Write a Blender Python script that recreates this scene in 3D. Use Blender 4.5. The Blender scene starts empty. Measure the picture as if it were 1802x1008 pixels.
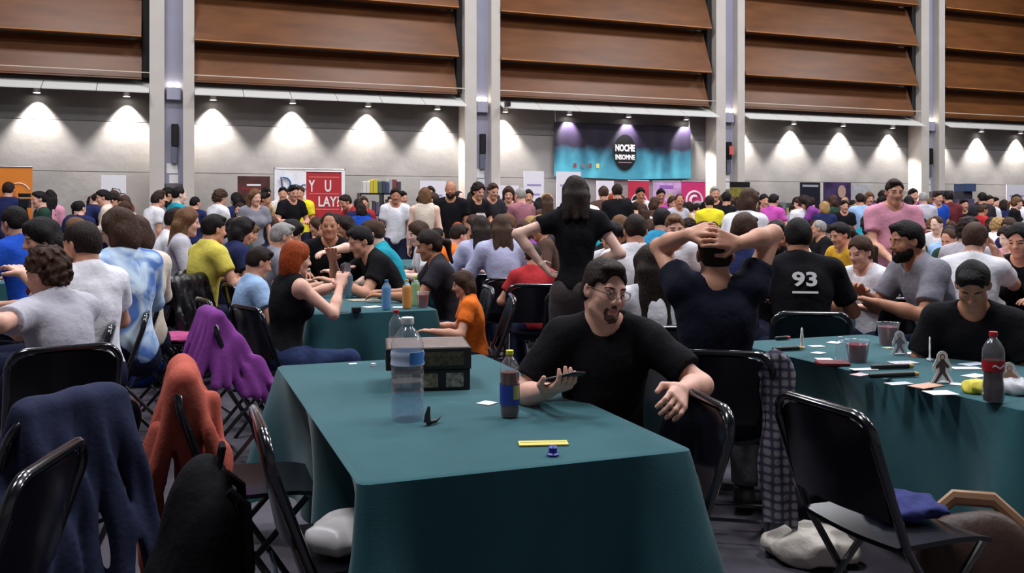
import bpy, bmesh, math, random
import numpy as np
from mathutils import Vector, Matrix, Euler

C = bpy.context.scene.collection
R = math.radians

# ------------------------------------------------------------------ camera
FPX, CX, HOR, CAMH, YAW = 1600.0, 901.0, 375.0, 1.4, R(20.5)
SY, CY = math.sin(YAW), math.cos(YAW)
cd = bpy.data.cameras.new('camera')
cam = bpy.data.objects.new('camera', cd)
C.objects.link(cam)
cam.location = (0, 0, CAMH)
cam.rotation_euler = (R(90), 0, -YAW)
cd.sensor_fit = 'HORIZONTAL'
cd.sensor_width = 36.0
cd.lens = 36.0 * FPX / 1802.0
cd.shift_y = -(504.0 - HOR) / 1802.0
cd.clip_start = 0.05
cd.clip_end = 200
bpy.context.scene.camera = cam


def at(u, v, d):
    """world point of a photo pixel at distance d along the view axis"""
    l = (u - CX) / FPX * d
    return Vector((d * SY + l * CY, d * CY - l * SY, CAMH + (HOR - v) / FPX * d))


def on(u, v, z):
    return at(u, v, (CAMH - z) * FPX / (v - HOR))


def wallx(u, y):
    """x at which the sight line of pixel column u meets the plane Y = y"""
    t = (u - CX) / FPX
    return y * (SY + t * CY) / (CY - t * SY)


def px(p):
    d = p[0] * SY + p[1] * CY
    l = p[0] * CY - p[1] * SY
    return CX + FPX * l / d, HOR + (CAMH - p[2]) * FPX / d, d


# ------------------------------------------------------------------ view, world, hall lights
sc = bpy.context.scene
sc.view_settings.view_transform = 'Standard'
sc.view_settings.look = 'None'
sc.view_settings.exposure = 0.0
sc.view_settings.gamma = 1.0
w = bpy.data.worlds.new('world')
sc.world = w
w.use_nodes = True
w.node_tree.nodes['Background'].inputs[0].default_value = (0.5, 0.55, 0.7, 1)
w.node_tree.nodes['Background'].inputs[1].default_value = 0.03

CEIL = 10.0
LAMPS = []


def area(name, loc, sx, sy, power, col, rot=(0, 0, 0)):
    ld = bpy.data.lights.new(name, 'AREA')
    ld.shape = 'RECTANGLE'
    ld.size, ld.size_y = sx, sy
    ld.energy = power
    ld.color = col
    o = bpy.data.objects.new(name, ld)
    o.location = loc
    o.rotation_euler = rot
    C.objects.link(o)
    return o


HALL_POWER = 430
for ix in range(4):
    for iy in range(3):
        LAMPS.append((-2.0 + 7.0 * ix, 2.7 + 5.6 * iy))
for (lx, ly) in LAMPS:
    area('hall_lamp_light', (lx, ly, CEIL - 0.32), 2.2, 1.2, HALL_POWER, (0.93, 0.95, 1.0))


# ------------------------------------------------------------------ materials
def s2l(c):
    c = c / 255.0
    return c / 12.92 if c <= 0.04045 else ((c + 0.055) / 1.055) ** 2.4


def rgb(r, g, b):
    return (s2l(r), s2l(g), s2l(b), 1.0)


MATS = {}


def mat(name, col, rough=0.6, metal=0.0, bump=0.0, bscale=60.0, var=0.0, vscale=8.0, spec=0.5, trans=0.0, ior=1.45,
        emit=0.0, stretch=None, sheen=0.0, coat=0.0):
    if name in MATS:
        return MATS[name]
    m = bpy.data.materials.new(name)
    m.use_nodes = True
    nt = m.node_tree
    b = nt.nodes['Principled BSDF']
    c = rgb(*col)
    b.inputs['Base Color'].default_value = c
    b.inputs['Roughness'].default_value = rough
    b.inputs['Metallic'].default_value = metal
    b.inputs['Specular IOR Level'].default_value = spec
    b.inputs['IOR'].default_value = ior
    b.inputs['Transmission Weight'].default_value = trans
    b.inputs['Sheen Weight'].default_value = sheen
    b.inputs['Coat Weight'].default_value = coat
    if emit:
        b.inputs['Emission Color'].default_value = c
        b.inputs['Emission Strength'].default_value = emit
    if bump or var:
        tc = nt.nodes.new('ShaderNodeTexCoord')
        mp = nt.nodes.new('ShaderNodeMapping')
        nt.links.new(tc.outputs['Object'], mp.inputs['Vector'])
        if stretch:
            mp.inputs['Scale'].default_value = stretch
    if bump:
        n = nt.nodes.new('ShaderNodeTexNoise')
        n.inputs['Scale'].default_value = bscale
        n.inputs['Detail'].default_value = 4
        nt.links.new(mp.outputs['Vector'], n.inputs['Vector'])
        bp = nt.nodes.new('ShaderNodeBump')
        bp.inputs['Strength'].default_value = bump
        bp.inputs['Distance'].default_value = 0.02
        nt.links.new(n.outputs['Fac'], bp.inputs['Height'])
        nt.links.new(bp.outputs['Normal'], b.inputs['Normal'])
    if var:
        n2 = nt.nodes.new('ShaderNodeTexNoise')
        n2.inputs['Scale'].default_value = vscale
        n2.inputs['Detail'].default_value = 5
        nt.links.new(mp.outputs['Vector'], n2.inputs['Vector'])
        mr = nt.nodes.new('ShaderNodeMapRange')
        mr.inputs['From Min'].default_value = 0.3
        mr.inputs['From Max'].default_value = 0.7
        mr.inputs['To Min'].default_value = 1 - var
        mr.inputs['To Max'].default_value = 1 + var
        nt.links.new(n2.outputs['Fac'], mr.inputs['Value'])
        mx = nt.nodes.new('ShaderNodeMix')
        mx.data_type = 'RGBA'
        mx.blend_type = 'MULTIPLY'
        mx.inputs['Factor'].default_value = 1.0
        mx.inputs[6].default_value = c
        nt.links.new(mr.outputs['Result'], mx.inputs[7])
        nt.links.new(mx.outputs[2], b.inputs['Base Color'])
    MATS[name] = m
    return m


def fabric(name, col, rough=0.9, bump=0.35, bscale=22.0):
    return mat('fabric_' + name, col, rough=rough, bump=bump, bscale=bscale, spec=0.15, var=0.06, vscale=30)


def plain(name, col, rough=0.55):
    return mat('plain_' + name, col, rough=rough)


def clear(name, col=(250, 252, 255), fac=0.94):
    """thin clear plastic: mostly see-through with sharp highlights"""
    if name in MATS:
        return MATS[name]
    m = bpy.data.materials.new(name)
    m.use_nodes = True
    nt = m.node_tree
    for n in list(nt.nodes):
        if n.type != 'OUTPUT_MATERIAL':
            nt.nodes.remove(n)
    out = nt.nodes['Material Output']
    tr = nt.nodes.new('ShaderNodeBsdfTransparent')
    tr.inputs[0].default_value = rgb(*col)
    gl = nt.nodes.new('ShaderNodeBsdfGlossy')
    gl.inputs['Roughness'].default_value = 0.12
    df = nt.nodes.new('ShaderNodeBsdfDiffuse')
    df.inputs[0].default_value = rgb(*col)
    lw = nt.nodes.new('ShaderNodeLayerWeight')
    pw = nt.nodes.new('ShaderNodeMath')
    pw.operation = 'POWER'
    pw.inputs[1].default_value = 3.0
    nt.links.new(lw.outputs['Facing'], pw.inputs[0])
    fr = nt.nodes.new('ShaderNodeMath')
    fr.operation = 'MULTIPLY_ADD'
    fr.inputs[1].default_value = 0.55
    fr.inputs[2].default_value = 0.05
    nt.links.new(pw.outputs[0], fr.inputs[0])
    m1 = nt.nodes.new('ShaderNodeMixShader')
    m1.inputs[0].default_value = 1 - fac
    nt.links.new(tr.outputs[0], m1.inputs[1])
    nt.links.new(df.outputs[0], m1.inputs[2])
    m2 = nt.nodes.new('ShaderNodeMixShader')
    nt.links.new(fr.outputs[0], m2.inputs[0])
    nt.links.new(m1.outputs[0], m2.inputs[1])
    nt.links.new(gl.outputs[0], m2.inputs[2])
    nt.links.new(m2.outputs[0], out.inputs['Surface'])
    MATS[name] = m
    return m


# ------------------------------------------------------------------ object helpers
def tag(o, label=None, cat=None, group=None, kind=None):
    if label:
        o['label'] = label
    if cat:
        o['category'] = cat
    if group:
        o['group'] = group
    if kind:
        o['kind'] = kind
    return o


def link(name, me, m=None, parent=None, smooth=None):
    o = bpy.data.objects.new(name, me)
    if m is not None:
        for mm in (m if isinstance(m, (list, tuple)) else [m]):
            me.materials.append(mm)
    C.objects.link(o)
    if parent is not None:
        o.parent = parent
    if smooth:
        me.polygons.foreach_set('use_smooth', [True] * len(me.polygons))
    return o


def empty(name, loc=(0, 0, 0), rz=0.0):
    o = bpy.data.objects.new(name, None)
    o.empty_display_size = 0.1
    o.location = loc
    o.rotation_euler = (0, 0, rz)
    C.objects.link(o)
    return o


LASTB = [None]


class MB:
    """collects boxes, tubes, lathes and sheets into ONE mesh"""

    def __init__(s):
        s.v = []
        s.f = []
        s.mi = []

    def add(s, vs, fs, mi=0):
        b = len(s.v)
        s.v += [tuple(p) for p in vs]
        s.f += [tuple(i + b for i in f) for f in fs]
        s.mi += [mi] * len(fs)
        return s

    def box(s, c, d, rot=None, mi=0):
        c = Vector(c)
        vs = []
        for i in (-1, 1):
            for j in (-1, 1):
                for k in (-1, 1):
                    p = Vector((i * d[0] / 2, j * d[1] / 2, k * d[2] / 2))
                    if rot is not None:
                        p = rot @ p
                    vs.append(c + p)
        fs = [(0, 1, 3, 2), (4, 6, 7, 5), (0, 4, 5, 1), (2, 3, 7, 6), (0, 2, 6, 4), (1, 5, 7, 3)]
        return s.add(vs, fs, mi)

    def rbox(s, c, d, r=0.01, rot=None, mi=0, n=3):
        """box with rounded vertical edges and slightly chamfered top and bottom"""
        c = Vector(c)
        r = min(r, d[0] / 2 - 1e-4, d[1] / 2 - 1e-4)
        ch = min(r * 0.5, d[2] * 0.3)
        prof = []
        for (qx, qy, a0) in ((1, 1, 0), (-1, 1, 90), (-1, -1, 180), (1, -1, 270)):
            for k in range(n + 1):
                a = R(a0 + 90 * k / n)
                prof.append((qx * (d[0] / 2 - r), qy * (d[1] / 2 - r), math.cos(a), math.sin(a)))
        vs = []
        N = len(prof)
        for (z, ins) in ((-d[2] / 2, ch), (-d[2] / 2 + ch, 0), (d[2] / 2 - ch, 0), (d[2] / 2, ch)):
            for (bx, by, ca, sa) in prof:
                p = Vector((bx + ca * max(r - ins, 0), by + sa * max(r - ins, 0), z))
                if rot is not None:
                    p = rot @ p
                vs.append(c + p)
        fs = []
        for l in range(3):
            for k in range(N):
                fs.append((l * N + k, l * N + (k + 1) % N, (l + 1) * N + (k + 1) % N, (l + 1) * N + k))
        fs.append(tuple(range(N - 1, -1, -1)))
        fs.append(tuple(3 * N + k for k in range(N)))
        return s.add(vs, fs, mi)

    def tube(s, pts, r, n=8, mi=0, cap=True, closed=False):
        pts = [Vector(p) for p in pts]
        rs = r if isinstance(r, (list, tuple)) else [r] * len(pts)
        ref = None
        vs = []
        m = len(pts)
        for i, p in enumerate(pts):
            if closed:
                t = (pts[(i + 1) % m] - pts[i - 1]).normalized()
            else:
                t = (pts[min(i + 1, m - 1)] - pts[max(i - 1, 0)]).normalized()
            if ref is None:
                ref = Vector((0, 0, 1)) if abs(t.z) < 0.9 else Vector((1, 0, 0))
            a = ref - t * ref.dot(t)
            if a.length < 1e-5:
                a = Vector((1, 0, 0)) - t * t.x
            a.normalize()
            ref = a
            b = t.cross(a)
            for k in range(n):
                th = 2 * math.pi * k / n
                vs.append(p + (a * math.cos(th) + b * math.sin(th)) * rs[i])
        fs = []
        for i in range(m if closed else m - 1):
            j = (i + 1) % m
            for k in range(n):
                fs.append((i * n + k, i * n + (k + 1) % n, j * n + (k + 1) % n, j * n + k))
        if cap and not closed:
            fs.append(tuple(range(n - 1, -1, -1)))
            fs.append(tuple((m - 1) * n + k for k in range(n)))
        return s.add(vs, fs, mi)

    def lathe(s, prof, n=24, c=(0, 0, 0), mi=0, cap0=True, cap1=True, wob=None):
        vs = []
        for (r, z) in prof:
            for k in range(n):
                a = 2 * math.pi * k / n
                rr = r * (1 + (wob(a, z) if wob else 0))
                vs.append((c[0] + rr * math.cos(a), c[1] + rr * math.sin(a), c[2] + z))
        fs = []
        for i in range(len(prof) - 1):
            for k in range(n):
                fs.append((i * n + k, i * n + (k + 1) % n, (i + 1) * n + (k + 1) % n, (i + 1) * n + k))
        if cap0:
            fs.append(tuple(range(n - 1, -1, -1)))
        if cap1:
            fs.append(tuple((len(prof) - 1) * n + k for k in range(n)))
        return s.add(vs, fs, mi)

    def prism(s, poly, z0, z1, M=None, mi=0):
        """polygon in local xy pushed from z0 to z1"""
        n = len(poly)
        vs = [Vector((x, y, z0)) for x, y in poly] + [Vector((x, y, z1)) for x, y in poly]
        if M is not None:
            vs = [M @ p for p in vs]
        fs = [tuple(range(n - 1, -1, -1)), tuple(range(n, 2 * n))]
        for k in range(n):
            fs.append((k, (k + 1) % n, n + (k + 1) % n, n + k))
        return s.add(vs, fs, mi)

    def sheet(s, fn, nu, nv, mi=0, thick=0.0, wrap=False):
        """grid surface fn(a, b), a and b in 0..1, thickened along its normal"""
        P = [[Vector(fn(i / nu, j / nv)) for j in range(nv + 1)] for i in range(nu + 1)]
        vs, fs = [], []
        W = nv + 1
        for i in range(nu + 1):
            for j in range(nv + 1):
                vs.append(P[i][j])
        for i in range(nu):
            for j in range(nv):
                fs.append((i * W + j, (i + 1) * W + j, (i + 1) * W + j + 1, i * W + j + 1))
        if thick:
            off = len(vs)
            for i in range(nu + 1):
                for j in range(nv + 1):
                    du = P[min(i + 1, nu)][j] - P[max(i - 1, 0)][j]
                    dv = P[i][min(j + 1, nv)] - P[i][max(j - 1, 0)]
                    nn = du.cross(dv)
                    if nn.length > 1e-9:
                        nn.normalize()
                    vs.append(P[i][j] - nn * thick)
            for i in range(nu):
                for j in range(nv):
                    fs.append((off + i * W + j, off + i * W + j + 1, off + (i + 1) * W + j + 1, off + (i + 1) * W + j))
            for i in range(nu):
                for j in (0, nv):
                    a, b = i * W + j, (i + 1) * W + j
                    fs.append((a, off + a, off + b, b) if j == 0 else (a, b, off + b, off + a))
            for j in range(nv):
                for i in (0, nu):
                    a, b = i * W + j, i * W + j + 1
                    fs.append((a, b, off + b, off + a) if i == 0 else (a, off + a, off + b, b))
        return s.add(vs, fs, mi)

    def mesh(s, name):
        me = bpy.data.meshes.new(name)
        me.from_pydata(s.v, [], s.f)
        me.polygons.foreach_set('material_index', s.mi)
        me.update()
        return me

    def build(s, name, m, parent=None, smooth=False):
        me = s.mesh(name)
        o = link(name, me, m, parent)
        LASTB[0] = o
        if smooth:
            me.polygons.foreach_set('use_smooth', [True] * len(me.polygons))
            me.set_sharp_from_angle(angle=R(40)) if hasattr(me, 'set_sharp_from_angle') else None
        return o


def copy_tree(o, parent=None):
    c = o.copy()
    C.objects.link(c)
    if parent is not None:
        c.parent = parent
    for ch in list(o.children):
        copy_tree(ch, c)
    return c


def text_mesh(name, txt, size, m, parent, loc, rot, extrude=0.002, bold=0.0, width=None, height=None):
    """lettering as a thin mesh, centred on loc"""
    cu = bpy.data.curves.new(name, 'FONT')
    cu.body = txt
    cu.size = size
    cu.extrude = extrude
    cu.offset = bold
    cu.resolution_u = 3
    cu.align_x = 'CENTER'
    cu.align_y = 'CENTER'
    t = bpy.data.objects.new(name + '_tmp', cu)
    C.objects.link(t)
    bpy.context.view_layer.update()
    me = bpy.data.meshes.new_from_object(t.evaluated_get(bpy.context.evaluated_depsgraph_get()))
    bpy.data.objects.remove(t)
    bpy.data.curves.remove(cu)
    if width or height:
        co = np.zeros(len(me.vertices) * 3, np.float32)
        me.vertices.foreach_get('co', co)
        co = co.reshape(-1, 3)
        mn, mx = co.min(0), co.max(0)
        co[:, :2] -= (mn[:2] + mx[:2]) / 2
        if width:
            co[:, 0] *= width / (mx[0] - mn[0])
        if height:
            co[:, 1] *= height / (mx[1] - mn[1])
        me.vertices.foreach_set('co', co.ravel())
    me.materials.clear()
    o = link(name, me, m, parent)
    o.location = loc
    o.rotation_euler = rot
    return o


# ------------------------------------------------------------------ bodies: distance fields meshed by surface nets
def axis(lo, hi, h, fine=()):
    """grid coordinates with finer spacing inside the given (a, b, step) intervals"""
    out = [lo]
    x = lo
    while x < hi:
        st = h
        for (a, b, s) in fine:
            if a - st < x < b and s < st:
                st = s if x >= a - s else max(s, min(st, a - x))
        x += st
        out.append(x)
    return np.array(out, np.float32)


class Field:
    def __init__(s, xs, ys, zs):
        s.ax = (xs, ys, zs)
        s.F = np.full((len(xs), len(ys), len(zs)), 9.0, np.float32)

    def _sl(s, lo, hi):
        r = []
        for i in range(3):
            a = int(np.searchsorted(s.ax[i], lo[i]))
            b = int(np.searchsorted(s.ax[i], hi[i]))
            r.append(slice(max(a - 1, 0), min(b + 1, len(s.ax[i]))))
        return tuple(r)

    def _xyz(s, sl):
        return (s.ax[0][sl[0]][:, None, None], s.ax[1][sl[1]][None, :, None], s.ax[2][sl[2]][None, None, :])

    def _put(s, sl, d, k, sub):
        F = s.F[sl]
        if sub:
            d = -d
            h = np.clip(0.5 - 0.5 * (F - d) / k, 0, 1)
            s.F[sl] = F * (1 - h) + d * h + k * h * (1 - h)
        else:
            h = np.clip(0.5 + 0.5 * (F - d) / k, 0, 1)
            s.F[sl] = F * (1 - h) + d * h - k * h * (1 - h)

    def rc(s, a, b, r1, r2=None, k=0.02, sub=False, flat=False, disp=None):
        r2 = r1 if r2 is None else r2
        a = np.array(a, np.float32)
        b = np.array(b, np.float32)
        m = max(r1, r2) + 2 * k + 0.03
        sl = s._sl(np.minimum(a, b) - m, np.maximum(a, b) + m)
        X, Y, Z = s._xyz(sl)
        ba = b - a
        L2 = max(float(ba @ ba), 1e-9)
        px_, py_, pz_ = X - a[0], Y - a[1], Z - a[2]
        tt = (px_ * ba[0] + py_ * ba[1] + pz_ * ba[2]) / L2
        h = np.clip(tt, 0, 1)
        d = np.sqrt((px_ - h * ba[0]) ** 2 + (py_ - h * ba[1]) ** 2 + (pz_ - h * ba[2]) ** 2) - (r1 + (r2 - r1) * h)
        if disp is not None:
            d = d + disp(X, Y, Z)
        if flat:
            d = np.maximum(d, (tt - 1) * math.sqrt(L2))
        s._put(sl, d, k, sub)
        return s

    def ell(s, c, r, M=None, k=0.02, sub=False, disp=None):
        c = np.array(c, np.float32)
        r = np.array(r, np.float32)
        m = float(r.max()) + 2 * k + 0.03
        sl = s._sl(c - m, c + m)
        X, Y, Z = s._xyz(sl)
        p = [X - c[0], Y - c[1], Z - c[2]]
        if M is not None:
            p = [p[0] * M[0][i] + p[1] * M[1][i] + p[2] * M[2][i] for i in range(3)]
        k0 = np.sqrt((p[0] / r[0]) ** 2 + (p[1] / r[1]) ** 2 + (p[2] / r[2]) ** 2)
        k1 = np.sqrt((p[0] / r[0] ** 2) ** 2 + (p[1] / r[1] ** 2) ** 2 + (p[2] / r[2] ** 2) ** 2) + 1e-9
        d = k0 * (k0 - 1) / k1
        if disp is not None:
            d = d + disp(X, Y, Z)
        s._put(sl, d, k, sub)
        return s

    def cut(s, p, n):
        """take away everything on the side of the plane that n points to"""
        X, Y, Z = s.ax[0][:, None, None], s.ax[1][None, :, None], s.ax[2][None, None, :]
        d = (X - p[0]) * n[0] + (Y - p[1]) * n[1] + (Z - p[2]) * n[2]
        s.F = np.maximum(s.F, d)
        return s

    def disp(s, fn):
        m = np.abs(s.F) < 0.05
        X, Y, Z = np.broadcast_arrays(s.ax[0][:, None, None], s.ax[1][None, :, None], s.ax[2][None, None, :])
        s.F[m] += fn(X[m], Y[m], Z[m])
        return s

    def mesh(s, name, smooth=1):
        F = s.F
        xs, ys, zs = s.ax
        S = F < 0
        S[0], S[-1] = False, False
        S[:, 0], S[:, -1] = False, False
        S[:, :, 0], S[:, :, -1] = False, False
        F = np.where(S, F, np.maximum(F, 1e-5))
        nx, ny, nz = F.shape
        cnt = np.zeros((nx - 1, ny - 1, nz - 1), np.int8)
        for a in (0, 1):
            for b in (0, 1):
                for c in (0, 1):
                    cnt += S[a:nx - 1 + a, b:ny - 1 + b, c:nz - 1 + c]
        act = (cnt > 0) & (cnt < 8)
        ijk = np.argwhere(act)
        idx = np.full(act.shape, -1, np.int32)
        idx[act] = np.arange(len(ijk))
        I, J, K = ijk.T
        val, pos = {}, {}
        for a in (0, 1):
            for b in (0, 1):
                for c in (0, 1):
                    val[a, b, c] = F[I + a, J + b, K + c]
                    pos[a, b, c] = np.stack([xs[I + a], ys[J + b], zs[K + c]], 1)
        acc = np.zeros((len(ijk), 3), np.float32)
        n = np.zeros(len(ijk), np.float32)
        keys = list(val)
        for a in keys:
            for b in keys:
                if a < b and sum(abs(p - q) for p, q in zip(a, b)) == 1:
                    fa, fb = val[a], val[b]
                    m = (fa < 0) != (fb < 0)
                    t = np.where(m, fa / np.where(m, fa - fb, 1), 0)[:, None]
                    acc += np.where(m[:, None], pos[a] + t * (pos[b] - pos[a]), 0)
                    n += m
        V = acc / n[:, None]
        Q = []
        for d in range(3):
            sh = [nx, ny, nz]
            A = np.take(S, range(0, sh[d] - 1), d)
            B = np.take(S, range(1, sh[d]), d)
            E = np.argwhere(A != B)
            o1, o2 = [(1, 2), (2, 0), (0, 1)][d]
            E = E[(E[:, o1] > 0) & (E[:, o2] > 0) & (E[:, o1] < sh[o1] - 1) & (E[:, o2] < sh[o2] - 1)]
            if not len(E):
                continue
            qs = []
            for (p, q) in ((1, 1), (0, 1), (0, 0), (1, 0)):
                G = E.copy()
                G[:, o1] -= p
                G[:, o2] -= q
                qs.append(idx[G[:, 0], G[:, 1], G[:, 2]])
            q = np.stack(qs, 1)
            fl = ~A[E[:, 0], E[:, 1], E[:, 2]]
            q[fl] = q[fl][:, ::-1]
            Q.append(q)
        Q = np.concatenate(Q)
        Q = Q[(Q >= 0).all(1)]
        for _ in range(smooth):                      # light smoothing along the mesh edges
            e = np.concatenate([Q[:, [0, 1]], Q[:, [1, 2]], Q[:, [2, 3]], Q[:, [3, 0]]])
            sm = np.zeros_like(V)
            cn = np.zeros(len(V), np.float32)
            for c in range(3):
                sm[:, c] = np.bincount(e[:, 0], V[e[:, 1], c], len(V)) + np.bincount(e[:, 1], V[e[:, 0], c], len(V))
            cn = np.bincount(e.ravel(), minlength=len(V)).astype(np.float32)
            V = 0.5 * V + 0.5 * sm / np.maximum(cn, 1)[:, None]
        V = V.astype(np.float32)
        me = bpy.data.meshes.new(name)
        me.vertices.add(len(V))
        me.vertices.foreach_set('co', V.ravel())
        me.loops.add(len(Q) * 4)
        me.loops.foreach_set('vertex_index', Q.ravel().astype(np.int32))
        me.polygons.add(len(Q))
        me.polygons.foreach_set('loop_start', np.arange(0, len(Q) * 4, 4, dtype=np.int32))
        try:
            me.polygons.foreach_set('loop_total', np.full(len(Q), 4, np.int32))
        except Exception:
            pass
        me.update(calc_edges=True)
        me.validate()
        me.polygons.foreach_set('use_smooth', [True] * len(me.polygons))
        return me, V, Q


def nrm(v):
    v = np.array(v, float)
    return v / max(np.linalg.norm(v), 1e-9)


def rotm(axis_, deg):
    return np.array(Matrix.Rotation(R(deg), 3, Vector(axis_)))


def ik(S, W, a, b, hint):
    S, W = np.array(S, float), np.array(W, float)
    v = W - S
    d = np.linalg.norm(v)
    if d > (a + b) * 0.995:
        W = S + v / d * (a + b) * 0.995
        v = W - S
        d = np.linalg.norm(v)
    d = max(d, abs(a - b) + 0.02)
    x = (a * a - b * b + d * d) / (2 * d)
    y = math.sqrt(max(a * a - x * x, 0))
    u = v / max(np.linalg.norm(v), 1e-9)
    h = np.array(hint, float)
    h = h - u * (h @ u)
    h = nrm(h)
    return S + u * x + h * y, W


def pose_skeleton(P):
    """joints of a figure that faces +Y, right hand at +X"""
    J = {}
    hip = np.array(P.get('hip', (0, 0, 0.53)), float)
    T0 = np.eye(3)
    lean, tilt, twist = P.get('lean', 8), P.get('tilt', 0), P.get('twist', 0)
    T = rotm((0, 0, 1), twist) @ rotm((1, 0, 0), -lean) @ rotm((0, 1, 0), tilt)
    r, f, u = T[:, 0], T[:, 1], T[:, 2]
    J['hip'], J['T'] = hip, T
    ws = P.get('ws', 1.0)
    J['sc'] = hip + u * 0.485
    J['nb'] = hip + u * 0.535
    z = np.array((0, 0, 1.0))
    nd = nrm(u * 0.6 + z * 0.5 + f * 0.12)
    J['head'] = J['nb'] + nd * P.get('neck', 0.135) + f * 0.015 + np.array(P.get('hoff', (0, 0, 0)))
    H = rotm((0, 0, 1), P.get('hyaw', 0) + twist * P.get('hfollow', 1)) @ rotm((1, 0, 0), -P.get('hpitch', 8)) @ rotm((0, 1, 0), P.get('hroll', 0))
    J['H'] = H
    for sd, k in ((1, 'R'), (-1, 'L')):
        up = P.get('shrug' + k, 0.0)
        S = J['sc'] + r * sd * (0.152 * ws - abs(up) * 0.25) + u * (up - 0.005)
        J['s' + k] = S
        Wt = P.get('w' + k)
        if Wt is None:
            Wt = (sd * 0.2, 0.38, 0.8)
        E, W = ik(S, Wt, P.get('ua', 0.275), P.get('fa', 0.245), P.get('e' + k, (sd * 0.6, -0.3, -0.8)))
        J['e' + k], J['w' + k] = E, W
        hd = P.get('hd' + k)
        J['hd' + k] = nrm(hd) if hd is not None else nrm(W - E)
        hn = np.array(P.get('hn' + k, (0, 0, -1)), float)
        hn = hn - J['hd' + k] * (hn @ J['hd' + k])
        if np.linalg.norm(hn) < 0.05:
            hn = np.array((0.0, 1.0, 0)) - J['hd' + k] * J['hd' + k][1]
        J['hn' + k] = nrm(hn)
        hj = hip + np.array((sd * 0.088, 0, -0.02))
        J['h' + k] = hj
        At = P.get('a' + k, (sd * 0.13, 0.40, 0.09))
        K, A = ik(hj, At, 0.43, 0.41, P.get('k' + k, (sd * 0.12, 1, 0.6)))
        J['k' + k], J['a' + k] = K, A
        J['t' + k] = np.array((A[0] + sd * 0.02, A[1] + 0.14, max(A[2] - 0.055, 0.025)))
    return J


def hand(Fd, J, k, curl=0.5, spread=1.0, s=1.0):
    W, d, n = J['w' + k], J['hd' + k], J['hn' + k]
    t = np.cross(d, n) if k == 'R' else np.cross(n, d)
    offs = (0.031, 0.0105, -0.0105, -0.031)
    for o in offs:
        Fd.rc(W + d * 0.012 * s + t * o * 0.55 * s, W + d * 0.09 * s + t * o * s, 0.0165 * s, 0.0135 * s, k=0.012)
    for o, L in zip(offs, (0.07, 0.079, 0.073, 0.057)):
        p = W + d * 0.092 * s + t * o * 1.08 * s
        sd = nrm(d + t * o * 3.0 * spread)
        for (fr, ang, ra, rb) in ((0.45, 0.55, 0.0098, 0.0092), (0.31, 1.35, 0.0092, 0.0085), (0.24, 1.95, 0.0085, 0.0072)):
            a = curl * ang
            q = p + (sd * math.cos(a) + n * math.sin(a)) * L * fr * s
            Fd.rc(p, q, ra * s, rb * s, k=0.0035)
            p = q
    b = W + d * 0.022 * s + t * 0.028 * s
    c = b + nrm(t * 0.75 + d * 0.65 + n * 0.35) * 0.045 * s
    Fd.rc(b, c, 0.0155 * s, 0.0125 * s, k=0.01)
    Fd.rc(c, c + nrm(d * 0.9 + t * (0.35 - 0.4 * curl) + n * (0.2 + 0.5 * curl)) * 0.034 * s, 0.0115 * s, 0.009 * s, k=0.004)


HZ = 0.92


def head_prims(Fd, J, P):
    c, H = J['head'], J['H']
    fem = P.get('fem', 0)
    q = lambda x, y, z: c + H @ (np.array((x, y, z)) * HZ)
    E_ = lambda c_, r_, *m_, **k_: Fd.ell(c_, np.array(r_) * HZ, *m_, **k_)
    C_ = lambda a_, b_, r1, r2=None, **k_: Fd.rc(a_, b_, r1 * HZ, None if r2 is None else r2 * HZ, **k_)
    fw = P.get('facew', 1.0)
    E_(q(0, -0.012, 0.035), (0.0745, 0.094, 0.088), H, k=0.02)
    E_(q(0, 0.028, -0.035), (0.0585 * fw, 0.060, 0.078), H, k=0.03)
    C_(q(-0.042 * fw, 0.012, -0.066), q(-0.012, 0.068, -0.097), 0.021, 0.02, k=0.022)
    C_(q(0.042 * fw, 0.012, -0.066), q(0.012, 0.068, -0.097), 0.021, 0.02, k=0.022)
    C_(q(-0.034, 0.072, 0.024), q(0.034, 0.072, 0.024), 0.0135, k=0.014)
    for sx in (-1, 1):
        E_(q(sx * 0.037 * fw, 0.058, -0.026), (0.026, 0.022, 0.028), H, k=0.02)
        E_(q(sx * 0.031, 0.096, 0.004), (0.017, 0.013, 0.011), H, k=0.012, sub=True)
        E_(q(sx * 0.031, 0.072, 0.003), (0.0135, 0.012, 0.011), H, k=0.004)
        E_(q(sx * 0.077, -0.004, -0.002), (0.010, 0.021, 0.032), H @ rotm((0, 0, 1), sx * 24), k=0.008)
        E_(q(sx * 0.085, 0.004, 0.002), (0.006, 0.011, 0.018), H, k=0.006, sub=True)
        E_(q(sx * 0.0125, 0.092, -0.0295), (0.010, 0.010, 0.0085), H, k=0.006)
    C_(q(0, 0.084, 0.014), q(0, 0.106, -0.024), 0.0085, 0.0125, k=0.012)
    C_(q(-0.017, 0.081, -0.0575), q(0.017, 0.081, -0.0575), 0.0075, k=0.008)
    C_(q(-0.013, 0.081, -0.067), q(0.013, 0.081, -0.067), 0.008, k=0.008)
    C_(q(-0.024, 0.088, -0.0622), q(0.024, 0.088, -0.0622), 0.0022, k=0.004, sub=True)
    nk = 0.045 if fem else 0.052
    Fd.rc(J['nb'] - J['T'][:, 2] * 0.03, q(0, -0.034, -0.05), nk + 0.008, nk, k=0.018)


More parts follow.
